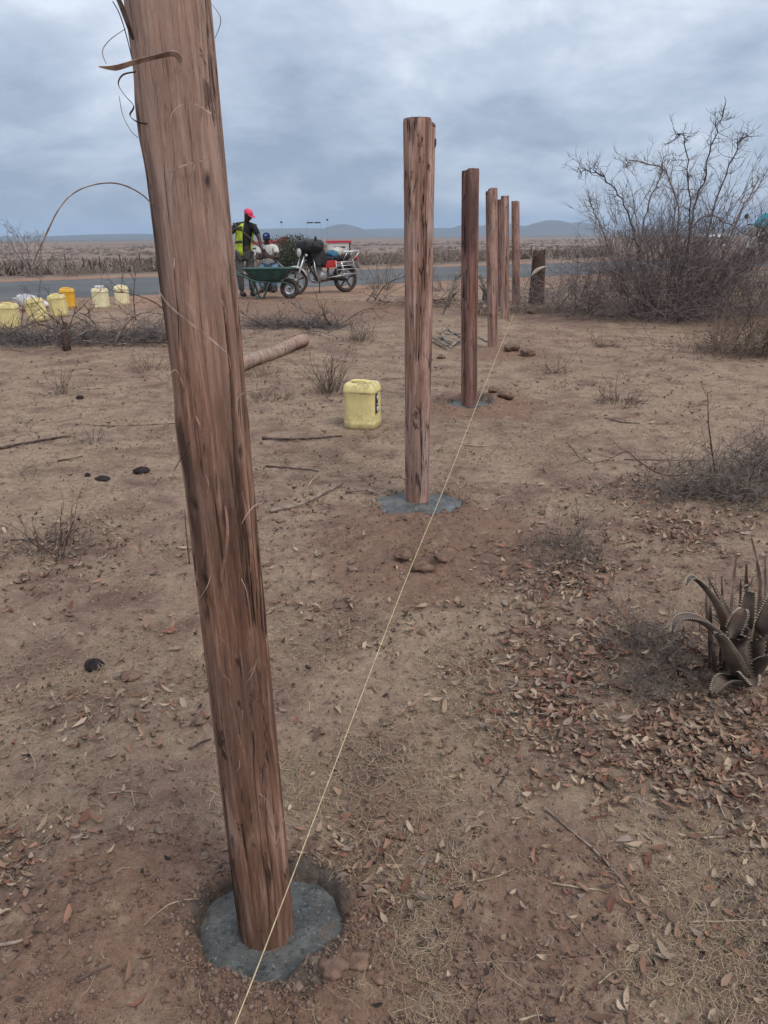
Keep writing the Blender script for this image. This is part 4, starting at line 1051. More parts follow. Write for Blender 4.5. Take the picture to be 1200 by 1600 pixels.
# the man in the vest, bending over the barrow; local x runs to the right of the picture, -y to the camera
mp = G(385, 463.5); mp.y += .15; mp.z = Hs(mp.x, mp.y)
man = empty('person', mp); tag(man, 'standing man in pink cap and yellow vest working with a long-handled shovel', 'person')
P = {'pel': (-.02, .05, .90, .13, .11), 'waist': (-.01, .04, 1.08, .12, .105), 'chest': (.02, .02, 1.30, .145, .115), 'sh': (.05, .0, 1.45, .09, .08), 'neck': (.085, -.03, 1.53, .055), 'chin': (.115, -.06, 1.60, .068, .06), 'head': (.13, -.06, 1.68, .082, .090), 'crown': (.13, -.06, 1.745, .06, .066),
     'sR': (-.15, -.02, 1.46, .068), 'eR': (-.27, -.12, 1.28, .045), 'wR': (-.10, -.28, 1.40, .030), 'sL': (.24, .0, 1.44, .068), 'eL': (.35, -.10, 1.21, .045), 'wL': (.40, -.20, 1.01, .030),
     'hR': (-.12, .04, .86, .095), 'kR': (-.13, -.03, .48, .065), 'aR': (-.12, .03, .10, .045), 'tR': (-.05, -.10, .045, .040, .035), 'hL': (.09, .06, .86, .095), 'kL': (.12, .0, .48, .065), 'aL': (.10, .08, .10, .045), 'tL': (.18, -.04, .045, .040, .035)}
E = chain('pel', 'waist', 'chest', 'sh', 'neck', 'chin', 'head', 'crown') + chain('sh', 'sR', 'eR', 'wR') + chain('sh', 'sL', 'eL', 'wL') + chain('pel', 'hR', 'kR', 'aR', 'tR') + chain('pel', 'hL', 'kL', 'aL', 'tL')
P0 = dict(P); add_hand(P, E, 'wR', 'R', (.7, -.4, .1), (0, 1, -.3), 1); add_hand(P, E, 'wL', 'L', (.5, -.3, -.8), (0, 1, -.2), -1)
skin_obj('body', P, E, M['skin'], man)
def grown(names, g): return {n: (*P0[n][:3], *[r + g for r in P0[n][3:]]) for n in names}
S_ = grown(['pel', 'waist', 'chest', 'sh', 'sR', 'eR', 'sL', 'eL', 'neck'], .016); S_['neck'] = (.075, -.02, 1.50, .06)
S_['eR'] = (*Vector(P0['sR'][:3]).lerp(Vector(P0['eR'][:3]), .9), .060); S_['eL'] = (*Vector(P0['sL'][:3]).lerp(Vector(P0['eL'][:3]), .85), .060)
skin_obj('shirt', S_, chain('pel', 'waist', 'chest', 'sh', 'neck') + chain('sh', 'sR', 'eR') + chain('sh', 'sL', 'eL'), M['dark_shirt'], man)
T_ = grown(['pel', 'hR', 'kR', 'aR', 'hL', 'kL', 'aL'], .020); skin_obj('trousers', T_, chain('pel', 'hR', 'kR', 'aR') + chain('pel', 'hL', 'kL', 'aL'), M['grey_trousers'], man)
for a, t in (('aR', 'tR'), ('aL', 'tL')):
    A, B = Vector(P0[a][:3]), Vector(P0[t][:3])
    mb = MB(); mb.tube(smooth_path([A + Vector((-.02, .06, -.06)), A + Vector((0, 0, -.045)), B, B + (B - A) * .35 + Vector((0, 0, .01))], 4), [.03, .045, .05, .052, .054, .054, .052, .05, .048, .046, .042, .034, .02], 10); mb.build('shoe', M['shoe'], man)
# vest: open at the front, over the shoulders
mb = MB(); rings = []; front = -PI / 2 + .55
prof = [(.84, -.02, .05, .190, .165), (.95, -.02, .05, .185, .160), (1.08, -.01, .04, .182, .155), (1.22, .01, .025, .20, .165), (1.34, .03, .015, .205, .165), (1.44, .045, .0, .185, .145), (1.495, .05, -.005, .12, .105)]
for z, cx, cy, a, b in prof:
    gap = .62 - .25 * max(0, 1.2 - z)
    rings.append([(cx + a * math.cos(t), cy + b * math.sin(t), z + .02 * math.cos(t - front)) for t in np.linspace(front + gap, front + 2 * PI - gap, 34)])
mb.loft(rings, closed=False); vest = mb.build('vest', M['vest'], man); vest.modifiers.new('solid', 'SOLIDIFY').thickness = .008
for z0 in (1.10,):
    mb = MB(); rr2 = []
    for z in (z0, z0 + .05):
        rr2.append([(-.008 + .192 * math.cos(t), .037 + .164 * math.sin(t), z + .02 * math.cos(t - front)) for t in np.linspace(front + .60, front + 2 * PI - .60, 34)])
    mb.loft(rr2, closed=False); o = mb.build('band', M['vest_band'], vest); o.modifiers.new('solid', 'SOLIDIFY').thickness = .006
head_parts(man, (.135, -.065, 1.665), R(-35), R(22), M['pink_cap'])
# shovel held in both hands
h0, h1 = mp + Vector((-.19, -.26, 1.52)), mp + Vector((.62, -.42, .66))
sh = empty('shovel', h0); tag(sh, 'dark long-handled shovel held by the man in the vest, blade in the barrow', 'shovel')
hp = Vector(P['Lpalm'][:3]) + Vector((.02, -.02, 0)); h_mid = hp
q0 = Vector(P['Rpalm'][:3]) + Vector((.02, .01, 0)) ; dirv = (hp - q0).normalized()
sh.location = mp
mb = MB(); mb.tube([q0 - dirv * .16, q0, hp, hp + dirv * .38], .0165, 8); mb.build('handle', M['stick_dark'], sh)
e = hp + dirv * .36; sd = dirv.cross(Vector((0, 1, 0))).normalized(); 
mb = MB(); rings = []
for t, w in ((0, .02), (.03, .07), (.10, .11), (.2, .11), (.27, .07), (.30, .01)):
    c = e + dirv * t; rings.append([c + Vector((0, 1, 0)) * (w * u) + sd * (.02 * u * u * 1.0 - .01) for u in np.linspace(-1, 1, 7)])
mb.loft(rings, closed=False); o = mb.build('blade', M['engine'], sh); o.modifiers.new('solid', 'SOLIDIFY').thickness = .004

# the seated man behind the barrow
sp = G(419, 457); sp.y += .3; sp.z = Hs(sp.x, sp.y)
man2 = empty('person', sp); tag(man2, 'seated man in navy cap and off-white shirt with folded arms behind the wheelbarrow', 'person')
P = {'pel': (0, .12, .53, .14, .12), 'waist': (0, .08, .70, .125, .11), 'chest': (.0, .03, .88, .15, .12), 'sh': (0, .0, 1.01, .085, .08), 'neck': (0, -.02, 1.08, .055), 'chin': (.0, -.05, 1.14, .066, .06), 'head': (.0, -.05, 1.22, .080, .088), 'crown': (.0, -.05, 1.285, .058, .064),
     'sR': (-.19, .0, 1.00, .066), 'eR': (-.24, -.14, .76, .045), 'wR': (.02, -.24, .80, .030), 'sL': (.19, .0, 1.00, .066), 'eL': (.24, -.14, .77, .045), 'wL': (-.02, -.22, .84, .030),
     'hR': (-.11, .06, .52, .095), 'kR': (-.17, -.32, .50, .066), 'aR': (-.14, -.28, .10, .045), 'tR': (-.15, -.42, .045, .04, .035), 'hL': (.11, .06, .52, .095), 'kL': (.17, -.32, .50, .066), 'aL': (.14, -.28, .10, .045), 'tL': (.15, -.42, .045, .04, .035)}
P0 = dict(P)
E = chain('pel', 'waist', 'chest', 'sh', 'neck', 'chin', 'head', 'crown') + chain('sh', 'sR', 'eR', 'wR') + chain('sh', 'sL', 'eL', 'wL') + chain('pel', 'hR', 'kR', 'aR', 'tR') + chain('pel', 'hL', 'kL', 'aL', 'tL')
add_hand(P, E, 'wR', 'R', (1, .1, .15), (0, .6, -.6), 1); add_hand(P, E, 'wL', 'L', (-1, .1, .1), (0, .6, -.6), -1)
skin_obj('body', P, E, M['skin'], man2)
S_ = grown(['pel', 'waist', 'chest', 'sh', 'sR', 'eR', 'sL', 'eL'], .018); S_['nk'] = (0, -.01, 1.055, .062)
S_['eR'] = (*Vector(P0['sR'][:3]).lerp(Vector(P0['eR'][:3]), .62), .072); S_['eL'] = (*Vector(P0['sL'][:3]).lerp(Vector(P0['eL'][:3]), .62), .072)
skin_obj('shirt', S_, chain('pel', 'waist', 'chest', 'sh', 'nk') + chain('sh', 'sR', 'eR') + chain('sh', 'sL', 'eL'), M['white_shirt'], man2)
T_ = grown(['pel', 'hR', 'kR', 'aR', 'hL', 'kL', 'aL'], .018); skin_obj('trousers', T_, chain('pel', 'hR', 'kR', 'aR') + chain('pel', 'hL', 'kL', 'aL'), M['jeans'], man2)
for a, t in (('aR', 'tR'), ('aL', 'tL')):
    A, B = Vector(P0[a][:3]), Vector(P0[t][:3])
    mb = MB(); mb.tube(smooth_path([A + Vector((0, .06, -.06)), A + Vector((0, 0, -.045)), B, B + (B - A) * .35 + Vector((0, 0, .01))], 4), [.03, .045, .05, .052, .054, .054, .052, .05, .048, .046, .042, .034, .02], 10); mb.build('shoe', M['shoe'], man2)
head_parts(man2, (0, -.055, 1.205), R(-90), R(6), M['blue_cap'], True)
st = empty('log_seat', (sp.x, sp.y + .16, sp.z)); tag(st, 'short upright log that the man in the navy cap sits on', 'log')
MB().lathe([(.17, -.05), (.165, .1), (.16, .30), (.165, .40)], 24).build('bark', M['bark_dark'], st); MB().lathe([(.160, .395), (.150, .405), (.02, .406)], 24).build('sawn_top', M['log'], st)
# ------------------------------------------------------------------ bare shrubs, brush, sticks
def rdir(rg, z0=-1, z1=1):
    a = rg.uniform(0, 2 * PI); z = rg.uniform(z0, z1); s = math.sqrt(max(0, 1 - z * z)); return Vector((s * math.cos(a), s * math.sin(a), z))
def grow(mb, p, d, length, r, lev, rg, wig=.35, up=.05, kids=4, spread=.9, ratio=.5, n=None, sides=3, tipr=.35, floor=None):
    """a crooked branch with side branches, all tubes into mb"""
    n = n or max(3, int(4 + 2 * lev)); pts = [Vector(p)]; d = Vector(d).normalized()
    for i in range(n):
        d = (d + rdir(rg) * wig + Vector((0, 0, up))).normalized()
        q = pts[-1] + d * (length / n)
        if floor is not None and q.z < floor: q.z = floor + .004 * rg.random(); d.z = abs(d.z) * .3
        pts.append(q)
    mb.tube(pts, [r * (1 - (1 - tipr) * i / n) for i in range(n + 1)], sides if lev < 2 else sides + 2, cap=False)
    if lev > 0:
        for c in range(kids):
            i = rg.randint(max(1, n // 4), n - 1) if lev > 0 else n
            base = pts[i]; ax = (pts[i + 1] - pts[i - 1]).normalized()
            nd = (ax + rdir(rg) * spread).normalized()
            grow(mb, base, nd, length * ratio * rg.uniform(.6, 1.2), r * .55, lev - 1, rg, wig, up, kids, spread, ratio, None, sides, tipr, floor)
    return pts

def shrub(name, label, px, py, h, w, stems, twigs, mat, seed, cat='shrub', group=None, tmat=None, lev=1, up=.12, r=.004, spread=.9, kids=4, wig=.3, lean=(0, 0), loc=None):
    rg = random.Random(seed); b = Vector(loc) if loc is not None else G(px, py)
    root = empty(name, b); tag(root, label, cat, group)
    for i in range(stems):
        mb = MB(); a = rg.uniform(0, 2 * PI); q = rg.random() ** .5
        p = Vector((math.cos(a) * q * w * .22, math.sin(a) * q * w * .22, -.02)); d = Vector((math.cos(a) * q * w * .9 + lean[0], math.sin(a) * q * w * .9 + lean[1], h * rg.uniform(.6, 1.1)))
        grow(mb, p, d, d.length * rg.uniform(.75, 1.05), r, lev, rg, wig, up, kids, spread, .45, floor=.002)
        mb.build('stem', M[mat], root)
    if twigs:
        mb = MB()
        for i in range(twigs):
            a = rg.uniform(0, 2 * PI); q = rg.random() ** .5
            p = Vector((math.cos(a) * q * w * .5, math.sin(a) * q * w * .5, -.005))
            d = Vector((math.cos(a) * q, math.sin(a) * q, rg.uniform(.15, 1.0))) + rdir(rg) * .5; d.z = abs(d.z)
            grow(mb, p, d, h * rg.uniform(.3, .75), r * .5, 1 if rg.random() < .5 else 0, rg, .4, .02, 3, 1.0, .5, floor=.002)
        tag(mb.build('twigs', M[tmat or mat], root), kind='stuff')
    return root

# the tall thorn bush on the right
bb = G(1035, 497); rg = random.Random(77)
bush = empty('thorn_bush', bb); tag(bush, 'tall bare grey thorn bush on the right with long branches against the sky', 'bush')
BY = bb.y + .3
def at(px, py, dy=0): return PY(px, py, BY + dy) - bb
lead = [[(1020, 495, -.2), (1003, 420, 0), (990, 360, .1), (972, 312, .1), (950, 283, 0), (925, 268, 0), (902, 267, 0)],
        [(1060, 495, .1), (1072, 400, .2), (1078, 330, .2), (1074, 265, .2), (1070, 215, .2), (1058, 212, .2)],
        [(1050, 490, .2), (1080, 350, .3), (1098, 285, .3), (1112, 228, .3), (1124, 190, .3), (1130, 179, .3)],
        [(1075, 495, .3), (1100, 380, .3), (1128, 290, .3), (1150, 235, .3), (1166, 208, .3)],
        [(1010, 495, -.2), (1000, 400, -.3), (1012, 330, -.3), (1028, 285, -.3), (1034, 268, -.3)],
        [(990, 495, -.3), (965, 420, -.3), (945, 370, -.2), (930, 335, -.2), (922, 318, -.2)],
        [(1090, 495, .4), (1130, 400, .4), (1165, 320, .4), (1190, 275, .4)],
        [(1040, 480, 0), (1060, 350, -.2), (1040, 270, -.2), (985, 252, -.2), (978, 262, -.2)],
        [(1040, 440, -.3), (1090, 345, -.4), (1130, 345, -.4), (1165, 368, -.4)],
        [(1030, 495, -.4), (985, 440, -.5), (935, 415, -.6), (880, 405, -.6)]]
for li, L_ in enumerate(lead):
    pts = smooth_path([at(*q) for q in L_], 4); pts[0].z = -.05
    jit = [p + Vector((rg.uniform(-.03, .03), rg.uniform(-.03, .03), rg.uniform(-.02, .02))) if 0 < i else p for i, p in enumerate(pts)]
    mb = MB(); m = len(jit); mb.tube(jit, [.019 * (1 - .72 * i / m) for i in range(m)], 5, cap=False)
    for i in range(4, m):
        for q in range(rg.randint(2, 4)):
            ax = (jit[min(i + 1, m - 1)] - jit[i - 1]).normalized(); grow(mb, jit[i], ax * .6 + rdir(rg) * .9, rg.uniform(.12, .55) * (1.2 - .5 * i / m), .0055, 1, rg, .4, .05, 4, 1.0, .5)
    mb.build('stem', M['thorn_dark' if li < 4 else 'thorn'], bush)
for i in range(70):
    a = rg.uniform(0, 2 * PI); q = rg.random() ** .5
    p = Vector((math.cos(a) * q * .65 + .1, math.sin(a) * q * .5, -.05)); d = Vector((math.cos(a) * q * .85 + .12, math.sin(a) * q * .5, 1.0))
    mb = MB(); grow(mb, p, d, rg.uniform(1.4, 2.6), rg.uniform(.006, .011), 2, rg, .17, .03, 7, .7, .36, n=9)
    mb.build('stem', M['thorn'], bush)
mb = MB()
for i in range(1050):
    x = rg.gauss(0, .95); y = rg.gauss(0, .55); z = rg.random() ** 1.3 * (1.5 - .45 * abs(x))
    grow(mb, (x, y, max(.0, z)), rdir(rg, .15, 1), rg.uniform(.3, .85), .0042, 1, rg, .35, .02, 4, 1.0, .5, floor=0)
tag(mb.build('twigs', M['thorn'], bush), kind='stuff')
def low_bush(px, py, w, h, n, seed, label, dp=.5, mat='thorn'):
    rg = random.Random(seed); b = G(px, py); root = empty('thorn_bush', b); tag(root, label, 'bush')
    for i in range(9):
        mb = MB(); a = rg.uniform(0, 6.28); p = Vector((rg.gauss(0, w * .35), rg.gauss(0, dp * .4), -.03))
        grow(mb, p, (math.cos(a) * .5, math.sin(a) * .4, 1), h * rg.uniform(.8, 1.5), .009, 2, rg, .25, .03, 4, .9, .45); mb.build('stem', M['thorn_dark'], root)
    mb = MB()
    for i in range(n):
        x = rg.gauss(0, w * .55); y = rg.gauss(0, dp); z = rg.random() ** 1.5 * h * math.exp(-(x / w) ** 2 * .6)
        grow(mb, (x, y, z), rdir(rg, -.1, .9), rg.uniform(.2, .55), .0036, 1, rg, .4, .0, 4, 1.0, .5, floor=0)
    tag(mb.build('twigs', M[mat], root), kind='stuff')
low_bush(912, 485, 1.3, .75, 620, 5, 'low tangled grey bush between the tree stump and the tall thorn bush', .8)
low_bush(1160, 490, 1.5, .9, 560, 6, 'low dense grey bush at the right edge beside the tall thorn bush')
low_bush(1185, 555, .75, .38, 420, 8, 'small purple-brown twiggy bush at the right edge in front of the thorn bush', .3, 'dry_stem')
low_bush(1085, 470, 1.6, 1.1, 500, 9, 'dense grey thicket right behind the tall thorn bush', .6)

# dark stump
p = G(838, 475); stp = empty('tree_stump', p); tag(stp, 'dark rough tree stump standing left of the thorn bush', 'stump')
rings = []; zs = np.linspace(-.05, .98, 16)
for z in zs:
    rings.append([((.15 - .03 * min(1, max(z, 0)) + .05 * max(0, .2 - z)) * (1 + .22 * (float(fbm(math.cos(t) * 2 + 3, math.sin(t) * 2 + z * 1.5, 5, 3)) - .5) * 2) * math.cos(t), .14 * math.sin(t), z + (.06 * math.sin(3 * t) if z > .93 else 0)) for t in np.linspace(0, 2 * PI, 22, endpoint=False)])
MB().loft(rings).build('trunk', M['bark_dark'], stp)
for q in range(4):
    mb = MB(); a = q * 1.7; grow(mb, (.08 * math.cos(a), .08 * math.sin(a), .86), (math.cos(a) * .4, math.sin(a) * .4, 1), .2, .022, 0, random.Random(q), .3); mb.build('splinter', M['bark_dark'], stp)
mb = MB(); pts = smooth_path([PY(856 / 1, 416, p.y - .2), PY(842, 420, p.y - .22), PY(829, 432, p.y - .25), PY(821, 448, p.y - .25)], 5)
mb.ribbon(pts, list(np.interp(np.linspace(0, 1, len(pts)), [0, .4, 1], [.01, .07, .015])), .006, (.5, .2, .6))
tag(mb.build('dead_leaf_blade', twig_mat('pale_dead_blade', (.36, .30, .25), (.50, .43, .37), 6)), 'pale dead succulent leaf hanging beside the dark stump', 'leaf')

# heap of dead sisal-like leaves behind the third post
dp_ = G(748, 492); heap = empty('dead_agave', dp_); tag(heap, 'heap of dead grey agave leaves behind the third and fourth posts', 'plant')
M['agave_dead'] = twig_mat('dead_agave_leaf', (.10, .085, .075), (.36, .31, .26), 5)
for q, (a, b) in enumerate((((752, 440), (775, 490)), ((748, 445), (765, 480)), ((745, 470), (778, 505)), ((715, 425), (700, 480)), ((738, 420), (760, 455)), ((768, 425), (755, 470)), ((690, 495), (715, 455)), ((765, 462), (745, 498)), ((712, 438), (735, 428)))):
    A, B = PY(*a, dp_.y + .05 * q - .2) - dp_, PY(*b, dp_.y + .05 * q - .2) - dp_
    B.z = max(B.z, .0); mid_ = (A + B) / 2 + Vector((0, 0, .08))
    pts = smooth_path([A, mid_, B], 5); mb = MB(); mb.ribbon(pts, list(np.interp(np.linspace(0, 1, len(pts)), [0, .3, .8, 1], [.01, .06, .09, .06])), .008, (.8, .5, .3)); mb.build('leaf', M['agave_dead'], heap)

# cut brush along the roadside
def brush_pile(name, label, px0, px1, py, n, h, seed, dp=.5, mat='char', big=8):
    rg = random.Random(seed); a, b = G(px0, py), G(px1, py); c = (a + b) / 2; L = (b - a).length
    root = empty(name, c); tag(root, label, 'brush pile')
    for i in range(big):
        mb = MB(); t = rg.uniform(-.5, .5); p = Vector((t * L, rg.gauss(0, dp * .4), .04)); d = rdir(rg, .05, .35)
        grow(mb, p, d, rg.uniform(.5, 1.3), rg.uniform(.008, .016), 2, rg, .25, .0, 4, .9, .5, floor=.01); mb.build('branch', M[rg.choice(['stick', 'stick_dark', mat])], root)
    mb = MB()
    for i in range(n):
        t = rg.uniform(-.5, .5); u = rg.gauss(0, dp * .5); z = abs(rg.gauss(0, h * .45)) * (1 - .5 * abs(u) / dp)
        grow(mb, (t * L, u, max(.01, z)), rdir(rg, -.2, .4), rg.uniform(.15, .5), rg.uniform(.0025, .006), 1, rg, .4, 0, 3, 1.0, .5, floor=.005)
    tag(mb.build('twigs', M[mat], root), kind='stuff')
brush_pile('brush_pile', 'long heap of cut thorn brush at the left below the row of jerrycans', -30, 130, 536, 420, .20, 1, .42)
brush_pile('brush_pile', 'dark heap of cut branches left of the nearest post behind its edge', 130, 262, 534, 380, .22, 2, .42)
brush_pile('brush_pile', 'low dark strip of brush on the ground right of the nearest post, below the wheelbarrow', 385, 530, 512, 330, .14, 3, .3)
brush_pile('brush_pile', 'scatter of dry brush around the base of the second post far behind it', 590, 720, 478, 150, .22, 12, .5, 'dry_stem', 6)
brush_pile('brush_pile', 'dry brush scattered at the base of the farthest posts', 730, 900, 488, 170, .16, 13, .5, 'dry_stem', 4)

# crooked branch standing up out of the left brush, and the little broken stump
def crooked(name, label, pxs, r, mat, seed, Yref=None, kids=3, cat='branch', klen=.25, lev=1):
    rg = random.Random(seed); b = G(*pxs[0][:2]); Y = b.y if Yref is None else Yref
    root = empty(name, b); tag(root, label, cat)
    pts = smooth_path([(PY(q[0], q[1], Y + (q[2] if len(q) > 2 else 0)) - b) for q in pxs], 4)
    mb = MB(); m = len(pts); mb.tube(pts, [r * (1 - .7 * i / m) for i in range(m)], 6); mb.build('main_branch', M[mat], root)
    for i in range(kids):
        j = rg.randint(2, m - 2); mb = MB(); grow(mb, pts[j], rdir(rg, -.2, 1) + (pts[j + 1] - pts[j - 1]).normalized() * .6, klen * rg.uniform(.5, 1.2), r * .45, lev, rg, .4, .03, 3, 1.0, .5); mb.build('side_twig', M[mat], root)
    return root
crooked('dead_branch', 'thin crooked dark branch standing up left of the nearest post', [(212, 500), (209, 470), (210, 445), (212, 425)], .012, 'stick_dark', 4, kids=5, klen=.25)
crooked('dead_branch', 'long arching thorn branch reaching left from the nearest post edge', [(268, 500, -.1), (250, 478), (225, 465), (200, 458), (182, 457)], .014, 'stick_dark', 5, Yref=G(215, 505).y, kids=6, klen=.4)
crooked('dead_branch', 'forked dead branch lying on the dark brush left of the nearest post', [(178, 540), (190, 515), (205, 498), (228, 488), (262, 492)], .016, 'stick', 9, kids=5, klen=.5)
p = G(105, 548); bst = empty('broken_stump', p); tag(bst, 'small broken stump with short twigs in front of the jerrycans at left', 'stump')
mb = MB(); mb.tube([(0, 0, -.03), (.005, 0, .12), (-.01, 0, .24), (.03, 0, .36)], [.055, .045, .04, .022], 9); mb.build('trunk', M['bark_dark'], bst)
for q in range(5):
    mb = MB(); grow(mb, (0, 0, .12 + .05 * q), rdir(random.Random(q + 3), .2, .9), .25, .009, 1, random.Random(q), .35); mb.build('side_twig', M['stick_dark'], bst)
crooked('dead_branch', 'dry branch sticking out left of the second post above the road', [(585, 470), (600, 448), (616, 438), (640, 430)], .012, 'stick_dark', 14, kids=4, klen=.4)
crooked('dead_branch', 'bent pale branch leaning out from behind the second post over the far scrub', [(571, 474), (600, 430), (612, 400), (636, 384)], .012, 'stick', 15, kids=2, klen=.4)
crooked('upright_twig', 'single dark twig standing upright from the grey brush at the right', [(1118, 745), (1112, 700), (1107, 660), (1106, 612)], .006, 'stick_dark', 21, kids=5, cat='twig', klen=.10, lev=0)
crooked('upright_twig', 'thin bare stick standing upright just left of the nearest post', [(296, 880), (293, 850), (290, 820), (289, 796)], .0045, 'stick_dark', 22, kids=0, cat='twig')
crooked('thorn_sprig', 'long zigzag thorn sprig reaching left from the grey brush at the right', [(1075, 742), (1035, 742), (1000, 722), (978, 706), (950, 718), (915, 722), (885, 690)], .0045, 'stick_dark', 23, Yref=G(1040, 748).y, kids=6, cat='twig', klen=.18)

# shrubs: pixel, height, spread, stems, twigs, material
SHR = [('dry_shrub', 'dry brown shrub of upright stems just left of the lone jerrycan', 515, 612, .42, .34, 26, 60, 'dry_stem', 'dry_stem', .0045),
       ('dry_shrub', 'small dry shrub of pale stems behind the log end', 562, 533, .34, .34, 16, 40, 'stick', 'dry_stem', .006),
       ('dry_shrub', 'dark-stemmed low shrub with a grey tuft at the left, below the dung', 85, 858, .20, .28, 12, 110, 'stick_dark', 'ash_twig', .003),
       ('dry_shrub', 'little grey twiggy shrub at the left under the long thin stick', 142, 692, .16, .20, 8, 40, 'ash_twig', 'ash_twig', .0028),
       ('dry_shrub', 'thin dry seedling shrub at the left below the brush heap', 95, 618, .34, .20, 9, 12, 'dry_stem', 'dry_stem', .004),
       ('dry_shrub', 'grey dry tuft at the right edge of the second concrete collar', 880, 866, .17, .34, 12, 260, 'ash_twig', 'ash_twig', .0028),
       ('dry_shrub', 'low brown shrub in the open ground right of the string', 968, 630, .20, .40, 12, 80, 'dry_stem', 'stick_dark', .004),
       ('dry_shrub', 'small brown tuft right of the third post', 862, 582, .16, .40, 8, 70, 'dry_stem', 'dry_stem', .004),
       ('dry_shrub', 'tiny brown tuft in front of the tall thorn bush', 950, 542, .16, .35, 7, 60, 'dry_stem', 'dry_stem', .005),
       ('dry_shrub', 'small twiggy plant at the left between two bits of dung', 45, 748, .15, .14, 5, 10, 'ash_twig', 'ash_twig', .0025),
       ('dry_shrub', 'dry twiggy tuft right of the nearest post below the log', 425, 622, .12, .40, 5, 120, 'dry_stem', 'dry_stem', .004),
       ('dry_shrub', 'dry grass tuft at the foot of the fallen log', 410, 585, .16, .40, 6, 90, 'straw_stem', 'dry_stem', .003),
       ('dry_shrub', 'dry shrub left of the nearest post at the edge of the dark brush', 235, 578, .22, .4, 8, 70, 'dry_stem', 'dry_stem', .004),
       ('dry_shrub', 'bare brown shrub at the road edge left of the second post', 595, 452, .65, .7, 14, 40, 'dry_stem', 'dry_stem', .008),
       ('dry_shrub', 'dry twiggy growth at the road edge behind the farthest posts', 700, 455, .5, .9, 12, 60, 'thorn', 'thorn', .008),
       ('dry_shrub', 'faded grass tuft by the right edge above the small purple-brown bush', 1110, 545, .16, .5, 6, 70, 'dry_stem', 'dry_stem', .004),
       ('dry_shrub', 'thin straw seedling beside the grey tuft right of the string', 822, 805, .30, .06, 4, 3, 'straw_stem', 'straw_stem', .0022),
       ('dry_shrub', 'pale straw stems rising out of the grey tuft right of the string', 905, 858, .34, .22, 7, 8, 'straw_stem', 'straw_stem', .002),
       ('dry_shrub', 'low ash-grey withered tuft at the left edge near the bottom', 18, 1352, .06, .20, 6, 150, 'ash_twig', 'ash_twig', .0016),
       ('dry_shrub', 'small withered tuft close right of the nearest post', 470, 1240, .06, .09, 6, 16, 'straw_stem', 'straw_stem', .0018),
       ('dry_shrub', 'small pale withered rosette in the bare earth at bottom right', 715, 1345, .05, .07, 6, 10, 'straw_stem', 'straw_stem', .002),
       ('dry_shrub', 'grey withered twigs at the right edge above the bottom corner', 1150, 1440, .07, .16, 6, 40, 'ash_twig', 'ash_twig', .0018)]
for i, (nm, lab, px, py, h, w, st_, tw, m1, m2, r_) in enumerate(SHR):
    shrub(nm, lab, px, py, h, w, st_, tw, m1, 100 + i, tmat=m2, r=r_, lev=1, kids=3, wig=.22 if st_ > 15 else .3)
# the grey brush at the right, before the upright twig
def mat_brush(name, label, px, py, w, dpt, h, n, seed, mat='ash_twig', r=.002, length=(.08, .25)):
    rg = random.Random(seed); b = G(px, py); root = empty(name, b); tag(root, label, 'brush')
    for i in range(8):
        mb = MB(); grow(mb, (rg.gauss(0, w * .4), rg.gauss(0, dpt * .4), .01), rdir(rg, .1, .7), rg.uniform(.15, .35), r * 1.9, 2, rg, .35, 0, 3, 1, .5, floor=0); mb.build('stem', M['stick_dark' if i % 2 else mat], root)
    mb = MB()
    for i in range(n):
        x, y = rg.gauss(0, w * .5), rg.gauss(0, dpt * .5); z = abs(rg.gauss(0, h * .5)) * math.exp(-(x / w) ** 2)
        grow(mb, (x, y, z), rdir(rg, -.2, .7), rg.uniform(*length), r, 1, rg, .45, 0, 3, 1, .5, floor=-.01)
    tag(mb.build('twigs', M[mat], root), kind='stuff')
mat_brush('grey_brush', 'heap of grey thorny brush at the right around the upright twig', 1125, 775, .42, .26, .17, 330, 31, 'ash_twig', .0026, (.10, .30))
mat_brush('grey_brush', 'dense grey tangle at the right edge beside the upright twig', 1195, 745, .25, .22, .26, 220, 32, 'ash_twig', .0026, (.10, .30))
mat_brush('grey_brush', 'dark tangle of twigs and dead leaves left of the aloe', 1010, 1010, .16, .12, .05, 170, 33, 'ash_twig', .0012, (.05, .14))
mat_brush('grey_brush', 'grey twigs matted on the ground under the aloe', 1020, 1085, .15, .11, .04, 150, 34, 'ash_twig', .0012, (.05, .14))

# ------------------------------------------------------------------ fallen log
a, b = G(372, 583), G(476, 540); a.z += .075; b.z += .075
lg = empty('fallen_log', a); tag(lg, 'pale peeled log lying on the ground right of the nearest post', 'log')
mb = MB(); pts = [Vector((0, 0, 0)).lerp(b - a, t) + Vector((0, 0, .012 * math.sin(t * 9))) for t in np.linspace(-.25, 1, 16)]
mb.tube(pts, [.078 + .004 * math.sin(i * 1.9) for i in range(16)], 20, cap=False); mb.build('trunk', M['log'], lg)
d_ = (b - a).normalized(); mb = MB(); mb.tube([(b - a) - d_ * .004, (b - a) + d_ * .004], [.076, .070], 20); mb.build('sawn_end', M['agave_dead'], lg)

